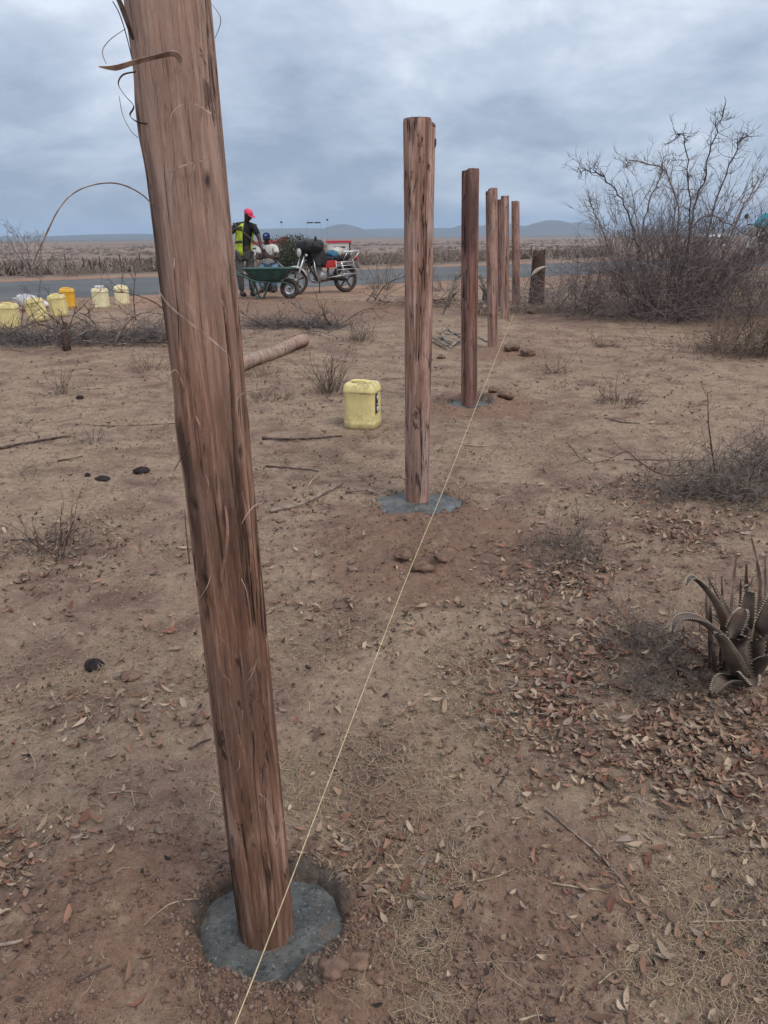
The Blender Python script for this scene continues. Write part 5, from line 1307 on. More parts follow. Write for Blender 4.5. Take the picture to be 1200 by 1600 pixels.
# ------------------------------------------------------------------ sticks lying about
def stick(label, pxs, r, mat='stick', lift=.004, group=None, taper=.5, name='stick'):
    pts = [G(x, y, fine=True) for x, y in pxs]; b = pts[0].copy(); pts = smooth_path([p - b for p in pts], 6)
    pts = [Vector((p.x, p.y, Hs(p.x + b.x, p.y + b.y, True) - b.z + r * .8 + lift)) for p in pts]
    zs = [p.z for p in pts]; m = len(pts)
    for i in range(m): pts[i].z = .35 * zs[i] + .65 * (zs[0] + (zs[-1] - zs[0]) * i / (m - 1)) if abs(zs[i]) < .08 else zs[i]
    mb = MB(); rg = random.Random(int(pxs[0][0] * 7 + pxs[0][1])); mb.tube(pts, [r * (1 - taper * i / m) * rg.uniform(.85, 1.15) for i in range(m)], 6)
    o = mb.build(name, M[mat], loc=b); tag(o, label, 'stick', group); return o
STK = [('long thin dark twig curving down through the bare earth at bottom right', [(848, 1262), (890, 1298), (940, 1345), (975, 1385), (995, 1422)], .0032, 'stick'),
       ('short pale forked twig on the bare earth at bottom right', [(860, 1383), (905, 1390), (952, 1398)], .0026, 'straw_stem'),
       ('thin straight straw lying diagonally at the bottom right', [(884, 1430), (945, 1500), (1008, 1555)], .0016, 'straw_stem'),
       ('short bent straw crossing the diagonal straw at bottom right', [(935, 1540), (965, 1520), (1005, 1518)], .0018, 'straw_stem'),
       ('pale stick at the right edge below the leaf litter', [(1098, 1312), (1150, 1306), (1210, 1300)], .0030, 'straw_stem'),
       ('straight pale straw at the right edge near the bottom', [(1078, 1444), (1140, 1443), (1210, 1441)], .0024, 'straw_stem'),
       ('long pale stalk bent in a V at the right edge', [(1200, 1228), (1155, 1262), (1125, 1262), (1160, 1320), (1205, 1375)], .0022, 'straw_stem'),
       ('pale broken stick at the bottom left edge', [(-5, 1482), (30, 1472), (52, 1465)], .0048, 'stick'),
       ('short dark stick on the smooth soil at bottom left', [(120, 1538), (150, 1522), (175, 1512)], .0036, 'stick_dark'),
       ('thin dark twig on the smooth soil left of the nearest collar', [(140, 1385), (160, 1378), (175, 1375)], .002, 'stick_dark'),
       ('bent dry stalk at the left edge above the ash-grey tuft', [(40, 1166), (55, 1195), (40, 1230), (8, 1262)], .0022, 'straw_stem'),
       ('short dark sliver of bark near the stone left of the nearest post', [(295, 1173), (312, 1166), (330, 1158)], .0045, 'stick_dark'),
       ('thin brown stalk with a bend below the dung lump', [(132, 1108), (150, 1140), (172, 1168)], .0018, 'straw_stem'),
       ('pair of crossed dry stalks left of the nearest post', [(170, 1242), (205, 1240), (235, 1243)], .0024, 'stick'),
       ('upright-lying straw crossing the pair of stalks', [(206, 1238), (210, 1258), (213, 1272)], .0018, 'straw_stem'),
       ('long brown stick at the left edge under the small grey shrub', [(0, 703), (50, 694), (112, 684)], .012, 'stick_dark'),
       ('long thin stick lying level left of the nearest post', [(118, 664), (180, 665), (240, 664), (300, 662)], .007, 'stick'),
       ('thin dark twig below the long brown stick at the left', [(90, 722), (112, 719), (130, 714)], .005, 'stick_dark'),
       ('brown branch lying right of the nearest post towards the second collar', [(422, 802), (470, 790), (505, 775), (535, 760)], .013, 'stick'),
       ('short pale branch lying just left of the second concrete collar', [(540, 773), (570, 770), (592, 775)], .010, 'stick'),
       ('pale forked twig above the brown branch near the second collar', [(476, 778), (484, 760), (500, 742)], .006, 'straw_stem'),
       ('dark sheet of bark lying left of the lone jerrycan', [(410, 687), (470, 688), (535, 684)], .011, 'stick_dark'),
       ('thin dark stick right of the nearest post in the middle ground', [(415, 730), (455, 733), (498, 738)], .006, 'stick_dark'),
       ('pale straight stick right of the string in the middle ground', [(726, 697), (745, 699), (763, 699)], .007, 'straw_stem'),
       ('curved twig right of the second collar', [(770, 790), (778, 780), (790, 777)], .005, 'stick'),
       ('straight dark stick before the brush at the right', [(975, 720), (1040, 720), (1108, 721)], .0038, 'stick_dark'),
       ('thin dark stick in the open ground right of the string', [(945, 654), (970, 660), (1000, 663)], .005, 'stick_dark'),
       ('thin stick low in the grass behind the lone jerrycan', [(596, 594), (620, 592), (640, 591)], .008, 'stick'),
       ('long pale stick in the grass left of the nearest post', [(95, 605), (130, 608), (170, 607)], .006, 'stick'),
       ('pale stalk leaning in the leaf litter left of the aloe', [(1040, 1090), (1050, 1120), (1062, 1170)], .003, 'ash_twig'),
       ('grey twig lying in the leaf litter below the grey tuft', [(975, 985), (1010, 1030), (1030, 1060)], .0022, 'ash_twig'),
       ('dry stalk in the dirt right of the string at lower centre', [(675, 1268), (700, 1258), (722, 1245)], .0024, 'stick'),
       ('dark twig right of the string below the leaves', [(770, 1240), (785, 1222), (798, 1202)], .0028, 'stick_dark'),
       ('straw right of the pale rosette at bottom', [(745, 1380), (775, 1372), (803, 1360)], .0024, 'straw_stem'),
       ('thin straw at bottom centre near the soil lumps', [(640, 1495), (675, 1482), (712, 1465)], .0018, 'straw_stem'),
       ('short pale stick at bottom centre edge', [(810, 1598), (835, 1592), (850, 1590)], .0028, 'straw_stem'),
       ('thin straw lying in the soil left of the nearest collar', [(225, 1450), (265, 1420), (310, 1408)], .0018, 'straw_stem')]
for lab, pxs, r_, mt in STK: stick(lab, pxs, r_, mt)
# split wood beside the third post
rg = random.Random(8)
for i, (a, b, w) in enumerate((((682, 522), (722, 524), .035), ((684, 530), (712, 540), .05), ((676, 534), (705, 550), .06), ((700, 516), (722, 530), .035), ((705, 545), (722, 532), .04), ((690, 527), (700, 543), .035), ((748, 528), (762, 536), .03), ((700, 512), (690, 524), .025))):
    A, B = G(*a), G(*b); d_ = B - A; mb = MB(); Ln = d_.length; dn = d_.normalized(); s_ = Vector((-dn.y, dn.x, 0))
    pts = [Vector((0, 0, .02 + .02 * (i % 3))) + dn * Ln * t for t in (0, .3, .7, 1)]
    mb.ribbon(pts, [w * .5, w, w * .9, w * .3], .014, s_); o = mb.build('wood_splinter', M['agave_dead'], loc=A); tag(o, 'split pale piece of wood in the small pile left of the third post', 'wood piece', 'split wood beside the third post')

# ------------------------------------------------------------------ dung, stones, rocks
def lump(name, label, px, py, s, mat, seed, cat, group=None, flat=.6, amp=.35, n=(14, 9), parts=1):
    p = G(px, py); rg = np.random.default_rng(seed); rings = []
    for v in np.linspace(.02, .98, n[1]):
        ph = PI * v; ring = []
        for t in np.linspace(0, 2 * PI, n[0], endpoint=False):
            x, y, z = math.sin(ph) * math.cos(t), math.sin(ph) * math.sin(t), -math.cos(ph)
            k = 1 + amp * 2 * (float(fbm(x * 1.8 + seed * 3.1 + z, y * 1.8 + z * 1.3, seed, 3)) - .5)
            ring.append((x * s * k, y * s * k * .85, (z * flat * k + flat * .55) * s))
        rings.append(ring)
    o = MB().loft(rings).build(name, M[mat], loc=p); tag(o, label, cat, group); return o
lump('dung_lump', 'large dark lump of dried dung at the left near the dry leaves', 148, 1044, .038, 'dung', 3, 'dung', flat=.55)
lump('dung_lump', 'dark round dung at the left beside the thin seedling shrub', 125, 623, .035, 'dung', 5, 'dung')
lump('dung_lump', 'black dung pile left of the nearest post, the larger of a group', 221, 738, .055, 'dung', 6, 'dung', flat=.4)
lump('dung_lump', 'flat dark dung between the round dropping and the black pile', 161, 750, .048, 'dung', 7, 'dung', flat=.35)
lump('dung_lump', 'small round dark dropping at the left', 137, 745, .020, 'dung', 8, 'dung', flat=.8)
lump('clod', 'dark flat clod of earth beside the dung lump', 205, 1058, .04, 'clod', 9, 'clod', flat=.35)
STN = [(290, 1134, .017), (323, 1537, .016), (466, 1546, .016), (568, 862, .020), (550, 892, .022), (548, 880, .015), (438, 815, .02), (1180, 1300, .01), (300, 1500, .010), (285, 1525, .013), (270, 1510, .012), (560, 1505, .028), (520, 1515, .030), (590, 1530, .018), (250, 1300, .012), (245, 1283, .012), (655, 1580, .014), (640, 1565, .012), (685, 1560, .012), (410, 1560, .02), (630, 905, .02), (740, 855, .014), (320, 1340, .012), (660, 890, .045), (630, 872, .040), (690, 880, .035), (800, 548, .09), (825, 556, .10), (790, 622, .08), (770, 615, .05), (828, 490, .09), (690, 560, .05)]
for i, (px, py, s) in enumerate(STN):
    soil = i in (11, 12, 13, 19, 23, 24, 25, 26, 27, 28, 29, 30, 31, 8, 9, 10)
    where = 'around the nearest collar' if py > 1250 and px < 620 else 'at the bottom centre' if py > 1250 else 'on the dug earth before the second post' if 800 < py < 1000 else 'on the open ground left of the nearest post' if px < 320 else 'near the farther posts'
    lump('soil_lump' if soil else 'stone', ('crumbly brown lump of soil ' if soil else 'small dusty stone ') + where, px, py, s, 'clod' if soil else 'stone', 40 + i, 'soil lump' if soil else 'stone', ('soil lumps ' if soil else 'stones ') + where, flat=.6, amp=.55, n=(18, 12))

# ------------------------------------------------------------------ aloe at the right edge
M['aloe'] = plain('drought_aloe', (.105, .080, .064), .65, .3, .5, 11, dirt=((.21, .115, .080), .85), bumpd=.004)
M['aloe_tooth'] = plain('pale_tooth', (.45, .38, .30), .7, .3, .1)
ap = G(1165, 1062); al = empty('aloe_plant', ap); tag(al, 'withered dark aloe with pale-toothed leaves at the right edge', 'plant')
rg = random.Random(12)
def aloe_leaf(base, mids, w, seed, teeth=True):
    pts = smooth_path([Vector(q) for q in [base] + mids], 6); m = len(pts); mb = MB(); rings = []; edge = []
    for i, p in enumerate(pts):
        t = i / (m - 1); d = (pts[min(i + 1, m - 1)] - pts[max(i - 1, 0)]).normalized()
        s = d.cross(Vector((0, 0, 1))); s = s.normalized() if s.length > .05 else Vector((1, 0, 0)); nn = s.cross(d).normalized()
        ww = w * (1 - .15 * t) * (1 - t ** 3) + .001; th_ = ww * .28
        ring = []
        for u in np.linspace(-1, 1, 7): ring.append(p + s * (ww * u) + nn * (ww * .55 * u * u))
        for u in np.linspace(.8, -.8, 5): ring.append(p + s * (ww * u) + nn * (ww * .45 * u * u - th_ * (1 - u * u)))
        rings.append(ring); edge.append((p - s * ww + nn * ww * .55, p + s * ww + nn * ww * .55, s, d))
    mb.loft(rings); lf = mb.build('leaf', M['aloe'], al)
    if teeth:
        mb = MB()
        for i in range(1, m - 2):
            for k_ in (0, 1):
                for f in (0, .5):
                    e = edge[i][k_].lerp(edge[i + 1][k_], f); s = edge[i][2] * (-1 if k_ == 0 else 1)
                    mb.tube([e - s * .002, e + s * .0065 + edge[i][3] * .002], [.0019, .0003], 4)
        tag(mb.build('teeth', M['aloe_tooth'], lf), kind='stuff')
AY = ap.y
def al_at(px, py, dy=0): return PY(px, py, AY + dy) - ap
for w, pts in ((.020, [(1150, 1050, 0), (1135, 990, 0), (1115, 940, -.02), (1085, 905, -.03), (1072, 915, -.04)]), (.022, [(1155, 1055, 0), (1145, 1000, .02), (1130, 950, .05), (1105, 900, .08)]),
               (.021, [(1145, 1060, -.02), (1125, 1000, -.06), (1095, 972, -.08), (1062, 968, -.09), (1050, 990, -.10)]), (.026, [(1150, 1065, -.03), (1140, 1030, -.10), (1125, 1000, -.14), (1122, 990, -.15)]),
               (.024, [(1160, 1060, 0), (1160, 990, 0), (1168, 930, .0), (1172, 915, 0)]), (.028, [(1155, 1065, -.04), (1148, 1010, -.08), (1158, 965, -.08), (1162, 950, -.07)]),
               (.026, [(1175, 1060, 0), (1190, 1000, -.03), (1205, 950, -.02), (1215, 910, 0)]), (.024, [(1180, 1065, -.02), (1200, 1030, -.08), (1225, 1010, -.1)]), (.026, [(1165, 1075, -.05), (1170, 1060, -.13), (1180, 1075, -.19)]),
               (.022, [(1150, 1075, -.04), (1130, 1065, -.11), (1112, 1085, -.16)]), (.022, [(1180, 1055, .03), (1200, 990, .06), (1190, 940, .08)]), (.020, [(1165, 1050, .03), (1180, 980, .08), (1200, 935, .10)]), (.02, [(1155, 1050, .03), (1135, 985, .08), (1110, 960, .12)])):
    w *= 1.3; base = al_at(*pts[0]); base = Vector((base.x * .6, base.y * .6, .0)); aloe_leaf(base, [al_at(*q) for q in pts[1:]], w, 1)
rg = random.Random(19)
for (a, b, w_) in (((1120, 985), (1108, 884), .020), ((1138, 980), (1128, 900), .016), ((1146, 975), (1150, 868), .022), ((1176, 980), (1166, 880), .024), ((1184, 985), (1180, 842), .026), ((1198, 980), (1196, 868), .026), ((1160, 980), (1158, 905), .020), ((1206, 985), (1216, 880), .024), ((1130, 990), (1102, 912), .016), ((1190, 975), (1172, 900), .018), ((1212, 990), (1206, 900), .02)):
    A, B = al_at(*a, .05 + .05 * rg.random()), al_at(*b, .09 + .06 * rg.random()); A.z = -.01; bend = Vector((rg.uniform(-.012, .012), rg.uniform(-.01, .01), 0))
    pts = smooth_path([A, A.lerp(B, .35) + bend, A.lerp(B, .7) + bend * 1.6, B - bend], 5); m = len(pts); mb = MB(); rings = []
    for i, p in enumerate(pts):      # withered, folded blade: a narrow V section
        t = i / (m - 1); ww = w_ * .5 * (1 - .75 * t ** 1.6) * (1 + .15 * math.sin(i * 2.1 + w_ * 900)); s_ = Vector((1, .25 * math.sin(w_ * 1000), 0))
        rings.append([p - s_ * ww, p + Vector((0, ww * .7, 0)), p + s_ * ww, p + Vector((0, ww * .7 + .003, .001))])
    mb.loft(rings); mb.build('withered_blade', M[rg.choice(['dry_stem', 'stick', 'ash_twig'])], al, smooth=False)

# ------------------------------------------------------------------ leaves, straw, crumbs
def leaf_template(L, W, fold, curl, n=5, twist=0.0):
    V = []; F = []
    for i in range(n):
        t = i / (n - 1); w = W * (math.sin(PI * min(1, t * .93 + .04)) ** .8); x = (t - .5) * L; z = curl * L * ((t - .5) ** 2 * 4 - .2)
        a = twist * (t - .5)
        for u in (-1, 0, 1): V.append((x, u * w / 2 * math.cos(a), z + fold * abs(u) * w / 2 + u * w / 2 * math.sin(a)))
    for i in range(n - 1):
        for j in range(2): F.append((i * 3 + j, i * 3 + j + 1, i * 3 + j + 4, i * 3 + j + 3))
    return np.array(V), np.array(F)
def strand_template(seed, n=4):
    rg = np.random.default_rng(seed); ang = np.cumsum(rg.normal(0, .75, n)); ang -= ang.mean()
    x = np.concatenate([[0], np.cumsum(np.cos(ang))]) / n; y = np.concatenate([[0], np.cumsum(np.sin(ang))]) / n
    z = np.abs(rg.normal(0, .05, n + 1)) * np.sin(np.linspace(0, PI, n + 1)) * 2
    V = []
    for i in range(n + 1):
        w = (1 - .5 * i / n)
        V += [(x[i] - .5, y[i], z[i], -w), (x[i] - .5, y[i], z[i], w)]
    F = [(2 * i, 2 * i + 1, 2 * i + 3, 2 * i + 2) for i in range(n)]
    return np.array(V), np.array(F)
def rot_mats(rng_, n, tilt):
    a = rng_.uniform(0, 2 * PI, n); b = rng_.normal(0, tilt, n); c = rng_.normal(0, tilt, n)
    ca, sa, cb, sb, cc, sc = np.cos(a), np.sin(a), np.cos(b), np.sin(b), np.cos(c), np.sin(c)
    Rz = np.zeros((n, 3, 3)); Rz[:, 0, 0] = ca; Rz[:, 0, 1] = -sa; Rz[:, 1, 0] = sa; Rz[:, 1, 1] = ca; Rz[:, 2, 2] = 1
    Ry = np.zeros((n, 3, 3)); Ry[:, 0, 0] = cb; Ry[:, 0, 2] = sb; Ry[:, 1, 1] = 1; Ry[:, 2, 0] = -sb; Ry[:, 2, 2] = cb
    Rx = np.zeros((n, 3, 3)); Rx[:, 0, 0] = 1; Rx[:, 1, 1] = cc; Rx[:, 1, 2] = -sc; Rx[:, 2, 1] = sc; Rx[:, 2, 2] = cc
    return Rz @ Ry @ Rx
def scatter(name, temps, x, y, z, scale, Rm, cols, mat, rng_, smooth=True):
    n = len(x); which = rng_.integers(0, len(temps), n); Vs, Fs, Cs = [], [], []; off = 0
    for k_, (T, F_) in enumerate(temps):
        ix = np.where(which == k_)[0]
        if len(ix) == 0: continue
        P_ = np.einsum('nij,vj->nvi', Rm[ix], T) * scale[ix, None, None] + np.stack([x, y, z], 1)[ix, None, :]
        nv = T.shape[0]; Vs.append(P_.reshape(-1, 3)); Cs.append(np.repeat(cols[ix], nv, 0))
        Fs.append((F_[None] + (off + np.arange(len(ix)) * nv)[:, None, None]).reshape(-1, F_.shape[1])); off += len(ix) * nv
    me = mesh_arrays(name, np.concatenate(Vs), [np.concatenate(Fs)], smooth, np.concatenate(Cs)); return link(name, me, mat)
def in_view_samples(rng_, n, r0, r1, power=1.0, half=33):
    """polar samples, thinning with distance"""
    u = rng_.random(n); r = (r0 ** power + u * (r1 ** power - r0 ** power)) ** (1 / power) if power else r0 * (r1 / r0) ** u
    a = np.radians(rng_.uniform(-half - 6, half + 6, n)); return r * np.sin(a), r * np.cos(a)
nrg = np.random.default_rng(7)
# straw strands
N = 300000
x, y = in_view_samples(nrg, N, .75, 16, 0)
dug_, lit_ = zone_masks(x, y); r_ = np.hypot(x, y)
dens = (.10 + 1.0 * sm((fbm(x * 3.4, y * 3.4, 101, 5) - .47) / .13) * (.25 + .75 * sm((fbm(x * .9, y * .9, 103, 3) - .38) / .22)) * (.8 + .2 * sm((r_ - 1.5) / 3))) * (1 - .93 * dug_)
for (fx, fy, fr, fz) in FOOTINGS: dens = dens * (np.hypot(x - fx, y - fy) > fr * 1.15)
dens = dens * (1 + .5 * sm((r_ - 3) / 4))
keep = nrg.random(N) < dens * .75
x, y, r_ = x[keep], y[keep], r_[keep]; n = len(x)
z = H(x, y)
temps = []
for q in range(14):
    T, F_ = strand_template(q); temps.append((T, F_))
L = nrg.lognormal(math.log(.031), .5, n) * (1 + .06 * r_); W = (.00034 + .00022 * nrg.random(n)) * (1 + .30 * r_)
which = nrg.integers(0, len(temps), n); Rm = rot_mats(nrg, n, .10)
pal = np.array([(.42, .325, .22), (.34, .25, .165), (.47, .375, .26), (.27, .19, .13), (.22, .16, .125), (.39, .29, .185)])
pc = pal[nrg.integers(0, len(pal), n)] * nrg.uniform(.65, 1.05, (n, 1))
Vs, Fs, Cs = [], [], []; off = 0
for k_, (T, F_) in enumerate(temps):
    ix = np.where(which == k_)[0]; nv = len(T)
    P3 = np.stack([T[None, :, 0] * L[ix, None], T[None, :, 1] * L[ix, None], T[None, :, 2] * L[ix, None]], -1)
    P3[:, :, 1] += T[None, :, 3] * W[ix, None]
    P3 = np.einsum('nij,nvj->nvi', Rm[ix], P3) + np.stack([x, y, z + .0025 + .0004 * r_], 1)[ix, None, :]
    Vs.append(P3.reshape(-1, 3)); Cs.append(np.repeat(pc[ix], nv, 0)); Fs.append((F_[None] + (off + np.arange(len(ix)) * nv)[:, None, None]).reshape(-1, 4)); off += len(ix) * nv
o = link('dry_grass', mesh_arrays('dry_grass', np.concatenate(Vs), [np.concatenate(Fs)], True, np.concatenate(Cs)), M['tint'])
tag(o, 'fine dry straw and grass strands strewn over the ground', 'grass', kind='stuff'); print('strands', n)
# leaf litter
ltemps = [leaf_template(.6, .30, .5, .3, 5, .9), leaf_template(.7, .32, .8, .5, 5, 1.4), leaf_template(1, .36, .5, .18, 4, .4), leaf_template(1, .30, .8, .30, 4, -.8), leaf_template(1, .42, .3, .10, 4, .9), leaf_template(1, .26, 1.1, .4, 4, .3), leaf_template(1, .34, .6, -.25, 4, -.4)]
lpal = np.array([(.30, .195, .135), (.215, .125, .092), (.36, .26, .185), (.25, .155, .115), (.42, .32, .235), (.20, .095, .070), (.17, .115, .092), (.27, .21, .175), (.29, .16, .11), (.38, .285, .205)])
N = 190000; x, y = in_view_samples(nrg, N, .8, 12, .3); dug_, lit_ = zone_masks(x, y)
dens = np.clip(lit_, 0, 1) ** 1.2 * .85 + .012 + .05 * sm((fbm(x * 1.7, y * 1.7, 111, 3) - .52) / .1)
dens = dens * (1 - .8 * dug_)
for (fx, fy, fr, fz) in FOOTINGS: dens = dens * (np.hypot(x - fx, y - fy) > fr * 1.1)
keep = nrg.random(N) < dens * .72; x, y = x[keep], y[keep]; n = len(x); r_ = np.hypot(x, y)
z = H(x, y) + .004 + nrg.random(n) * .010
o = scatter('leaf_litter', ltemps, x, y, z, np.minimum(nrg.lognormal(math.log(.025), .45, n), .050) * (1 + .03 * r_), rot_mats(nrg, n, .28), lpal[nrg.integers(0, len(lpal), n)] * nrg.uniform(.6, 1.1, (n, 1)), M['tint'], nrg)
tag(o, 'brown dead leaves and scraps littering the ground', 'leaf litter', kind='stuff'); print('leaves', n)
# dark bits: broken twig, bark and dung crumbs trodden into the ground
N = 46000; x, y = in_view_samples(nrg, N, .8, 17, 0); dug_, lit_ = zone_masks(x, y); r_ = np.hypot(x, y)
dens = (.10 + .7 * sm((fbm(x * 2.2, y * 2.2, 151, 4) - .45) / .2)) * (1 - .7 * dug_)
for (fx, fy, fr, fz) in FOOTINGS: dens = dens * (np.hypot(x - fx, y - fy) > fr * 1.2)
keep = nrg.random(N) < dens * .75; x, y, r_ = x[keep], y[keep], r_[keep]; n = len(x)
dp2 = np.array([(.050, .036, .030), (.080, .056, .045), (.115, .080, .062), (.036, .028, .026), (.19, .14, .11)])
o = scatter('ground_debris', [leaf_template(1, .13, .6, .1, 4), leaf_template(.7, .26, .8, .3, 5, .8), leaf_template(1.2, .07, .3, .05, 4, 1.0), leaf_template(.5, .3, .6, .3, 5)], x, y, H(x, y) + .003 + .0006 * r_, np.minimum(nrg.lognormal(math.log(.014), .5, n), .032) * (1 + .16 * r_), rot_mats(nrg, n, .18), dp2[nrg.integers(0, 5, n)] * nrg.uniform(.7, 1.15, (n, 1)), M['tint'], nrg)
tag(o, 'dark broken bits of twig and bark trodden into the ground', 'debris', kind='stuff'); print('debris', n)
# crumbs of soil and grit
ico = np.array([(0, 0, 1), (.89, 0, .45), (.28, .85, .45), (-.72, .53, .45), (-.72, -.53, .45), (.28, -.85, .45), (.72, .53, -.45), (-.28, .85, -.45), (-.89, 0, -.45), (-.28, -.85, -.45), (.72, -.53, -.45), (0, 0, -1)])
icf = np.array([(0, 1, 2), (0, 2, 3), (0, 3, 4), (0, 4, 5), (0, 5, 1), (1, 6, 2), (2, 7, 3), (3, 8, 4), (4, 9, 5), (5, 10, 1), (6, 7, 2), (7, 8, 3), (8, 9, 4), (9, 10, 5), (10, 6, 1), (11, 7, 6), (11, 8, 7), (11, 9, 8), (11, 10, 9), (11, 6, 10)])
ct = [(ico * nrg.uniform(.5, 1.35, (12, 1)) * [1.1, .8, .6], icf) for _ in range(6)]
N = 120000; x, y = in_view_samples(nrg, N, .75, 9, .15); dug_, lit_ = zone_masks(x, y)
ring = np.zeros(N)
for (fx, fy, fr, fz) in FOOTINGS: 
    q = np.hypot(x - fx, y - fy) / fr; ring = np.maximum(ring, np.exp(-((q - 1.35) / .28) ** 2)); dug_ = dug_ * (q > 1.12); ring = ring * (q > 1.1)
dens = .10 + .45 * dug_ * sm((fbm(x * 9, y * 9, 121, 3) - .42) / .2) + .55 * ring + .15 * sm((fbm(x * 6, y * 6, 123, 3) - .55) / .1)
for (fx, fy, fr, fz) in FOOTINGS: dens = dens * (np.hypot(x - fx, y - fy) > fr * 1.05)
keep = nrg.random(N) < dens; x, y = x[keep], y[keep]; ring = ring[keep]; n = len(x)
sz = nrg.lognormal(math.log(.0026), .5, n) * (1 + .5 * ring * nrg.random(n)) * (1 + .10 * np.hypot(x, y)); sz = np.minimum(sz, .008)
cp = np.array([(.185, .122, .094), (.155, .10, .078), (.21, .14, .108), (.12, .08, .064), (.23, .165, .13)])
o = scatter('soil_crumbs', ct, x, y, H(x, y) + sz * .35, sz, rot_mats(nrg, n, 1.0), cp[nrg.integers(0, 5, n)] * nrg.uniform(.75, 1.1, (n, 1)), M['tint'], nrg, smooth=False)
tag(o, 'loose crumbs of soil and grit over the ground', 'soil', kind='stuff'); print('crumbs', n)
# leaves one can pick out
lm = []
for i, (L_, W_, f_, c_, t_) in enumerate(((.062, .024, .5, .16, .5), (.055, .019, .9, .3, -.7), (.07, .026, .35, .10, .9), (.048, .018, .6, -.22, .3), (.06, .016, 1.1, .35, .2), (.052, .028, .25, .2, -1.0))):
    T, F_ = leaf_template(L_, W_, f_, c_, 7, t_); lm.append(mesh_arrays('fallen_leaf', T, [F_])); lm[-1].materials.append(M['leaf'])
rg = random.Random(99)
REG = [('curled brown dry leaf lying in the thick litter left of the aloe', (760, 1180), (960, 1130), 70), ('tan dry leaf on the ground below the aloe at the right edge', (900, 1200), (1120, 1260), 60), ('reddish brown fallen leaf under the grey tuft right of the string', (770, 970), (830, 930), 40), ('dry leaf fallen near the upright twig at the right', (950, 1150), (790, 850), 22),
       ('pale dry leaf on the straw ground at the lower left', (20, 330), (1040, 1330), 34), ('dry leaf lying right of the nearest post beside the string', (470, 640), (1120, 1420), 26), ('scattered dry leaf on the bare earth at bottom right', (720, 1180), (1260, 1560), 16), ('pale dry leaf in the open ground at the left', (40, 300), (830, 1000), 10), ('dry leaf near the soil lumps before the second post', (440, 760), (890, 1000), 14)]
for lab, (x0, x1), (y0, y1), cnt in REG:
    y0, y1 = min(y0, y1), max(y0, y1)
    for q in range(cnt):
        p = G(rg.uniform(x0, x1), rg.uniform(y0, y1), fine=True)
        if any(math.hypot(p.x - f[0], p.y - f[1]) < f[2] * 1.2 for f in FOOTINGS): continue
        o = bpy.data.objects.new('fallen_leaf', rg.choice(lm)); COL.objects.link(o); s = rg.uniform(.5, .95) * (.6 if 'lower left' in lab or 'right of the nearest' in lab or 'bottom right' in lab else 1.0)
        o.location = (p.x, p.y, p.z + .010); o.scale = (s, s, s); o.rotation_euler = (rg.gauss(0, .35), rg.gauss(0, .3), rg.uniform(0, 6.28)); tag(o, lab, 'leaf', lab.replace('leaf', 'leaves', 1))

# ------------------------------------------------------------------ beyond the road
rg = random.Random(41)
def road_pt(t, s): x, y = RT[0] * t + RN[0] * s, RT[1] * t + RN[1] * s; return Vector((x, y, Hs(x, y)))
protos = []
for q in range(4):
    r2 = random.Random(300 + q); root = empty('roadside_shrub', (0, 0, -50)); hgt = (.5, .62, .42, .8)[q]
    for i in range(7):
        mb = MB(); a = r2.uniform(0, 6.28); grow(mb, (r2.gauss(0, .2), r2.gauss(0, .2), -.04), (math.cos(a) * .7, math.sin(a) * .7, 1), hgt * r2.uniform(.8, 1.2), .012, 2, r2, .25, .02, 4, .9, .5); mb.build('stem', M['scrub'], root)
    mb = MB()
    for i in range(130):
        x_, y_ = r2.gauss(0, .5), r2.gauss(0, .4); grow(mb, (x_, y_, r2.random() * hgt * .6), rdir(r2, 0, 1), r2.uniform(.2, .5), .006, 1, r2, .35, .02, 3, 1, .5, floor=0)
    tag(mb.build('twigs', M['scrub'], root), kind='stuff'); protos.append(root)
used = set()
SP = [(-26 + 1.35 * i + rg.uniform(-.6, .6), rg.uniform(28.5, 40)) for i in range(40)] + [(-40 + 2.2 * i + rg.uniform(-1, 1), rg.uniform(38, 62)) for i in range(44)]
for (t, s) in SP:
    q = rg.randrange(4); o = protos[q] if q not in used else copy_tree(protos[q]); used.add(q)
    p = road_pt(t, s); o.location = (p.x, p.y, p.z); o.rotation_euler = (0, 0, rg.uniform(0, 6.28)); k_ = rg.choice((.5, .6, .75, .9, 1.0, 1.35)); o.scale = (k_ * 1.2, k_ * 1.2, k_)
    ppx = proj(o.location)[0]; wl = 'left of the nearest post' if ppx < 250 else 'behind the nearest post' if ppx < 370 else 'between the nearest and second posts' if ppx < 640 else 'behind the row of posts' if ppx < 840 else 'behind the thorn bush'
    nl = 'bare brown thorn shrub %s, %s' % ('at the far road edge' if s < 34 else 'in the scrub beyond the road' if s < 42 else 'far back on the plain', wl)
    tag(o, nl, 'shrub', nl.replace('shrub', 'shrubs', 1))
# bare thorn tree above the horizon at the left
tp_ = road_pt(-4.0, 36); d0 = ray(48, 410); t0 = 30.0; q = CAM_P + d0 * (t0 / d0.y); tp_ = Vector((q.x, q.y, Hs(q.x, q.y)))
tr = empty('thorn_tree', tp_); tag(tr, 'bare thorn tree standing against the horizon at the far left beyond the road', 'tree'); r2 = random.Random(61)
for i in range(9):
    mb = MB(); a = r2.uniform(0, 6.28); grow(mb, (r2.gauss(0, .1), r2.gauss(0, .1), -.05), (math.cos(a) * .7, math.sin(a) * .5, 1), r2.uniform(1.3, 2.1), .022, 3, r2, .25, .02, 4, .9, .5); mb.build('trunk' if i == 0 else 'limb', M['thorn'], tr)
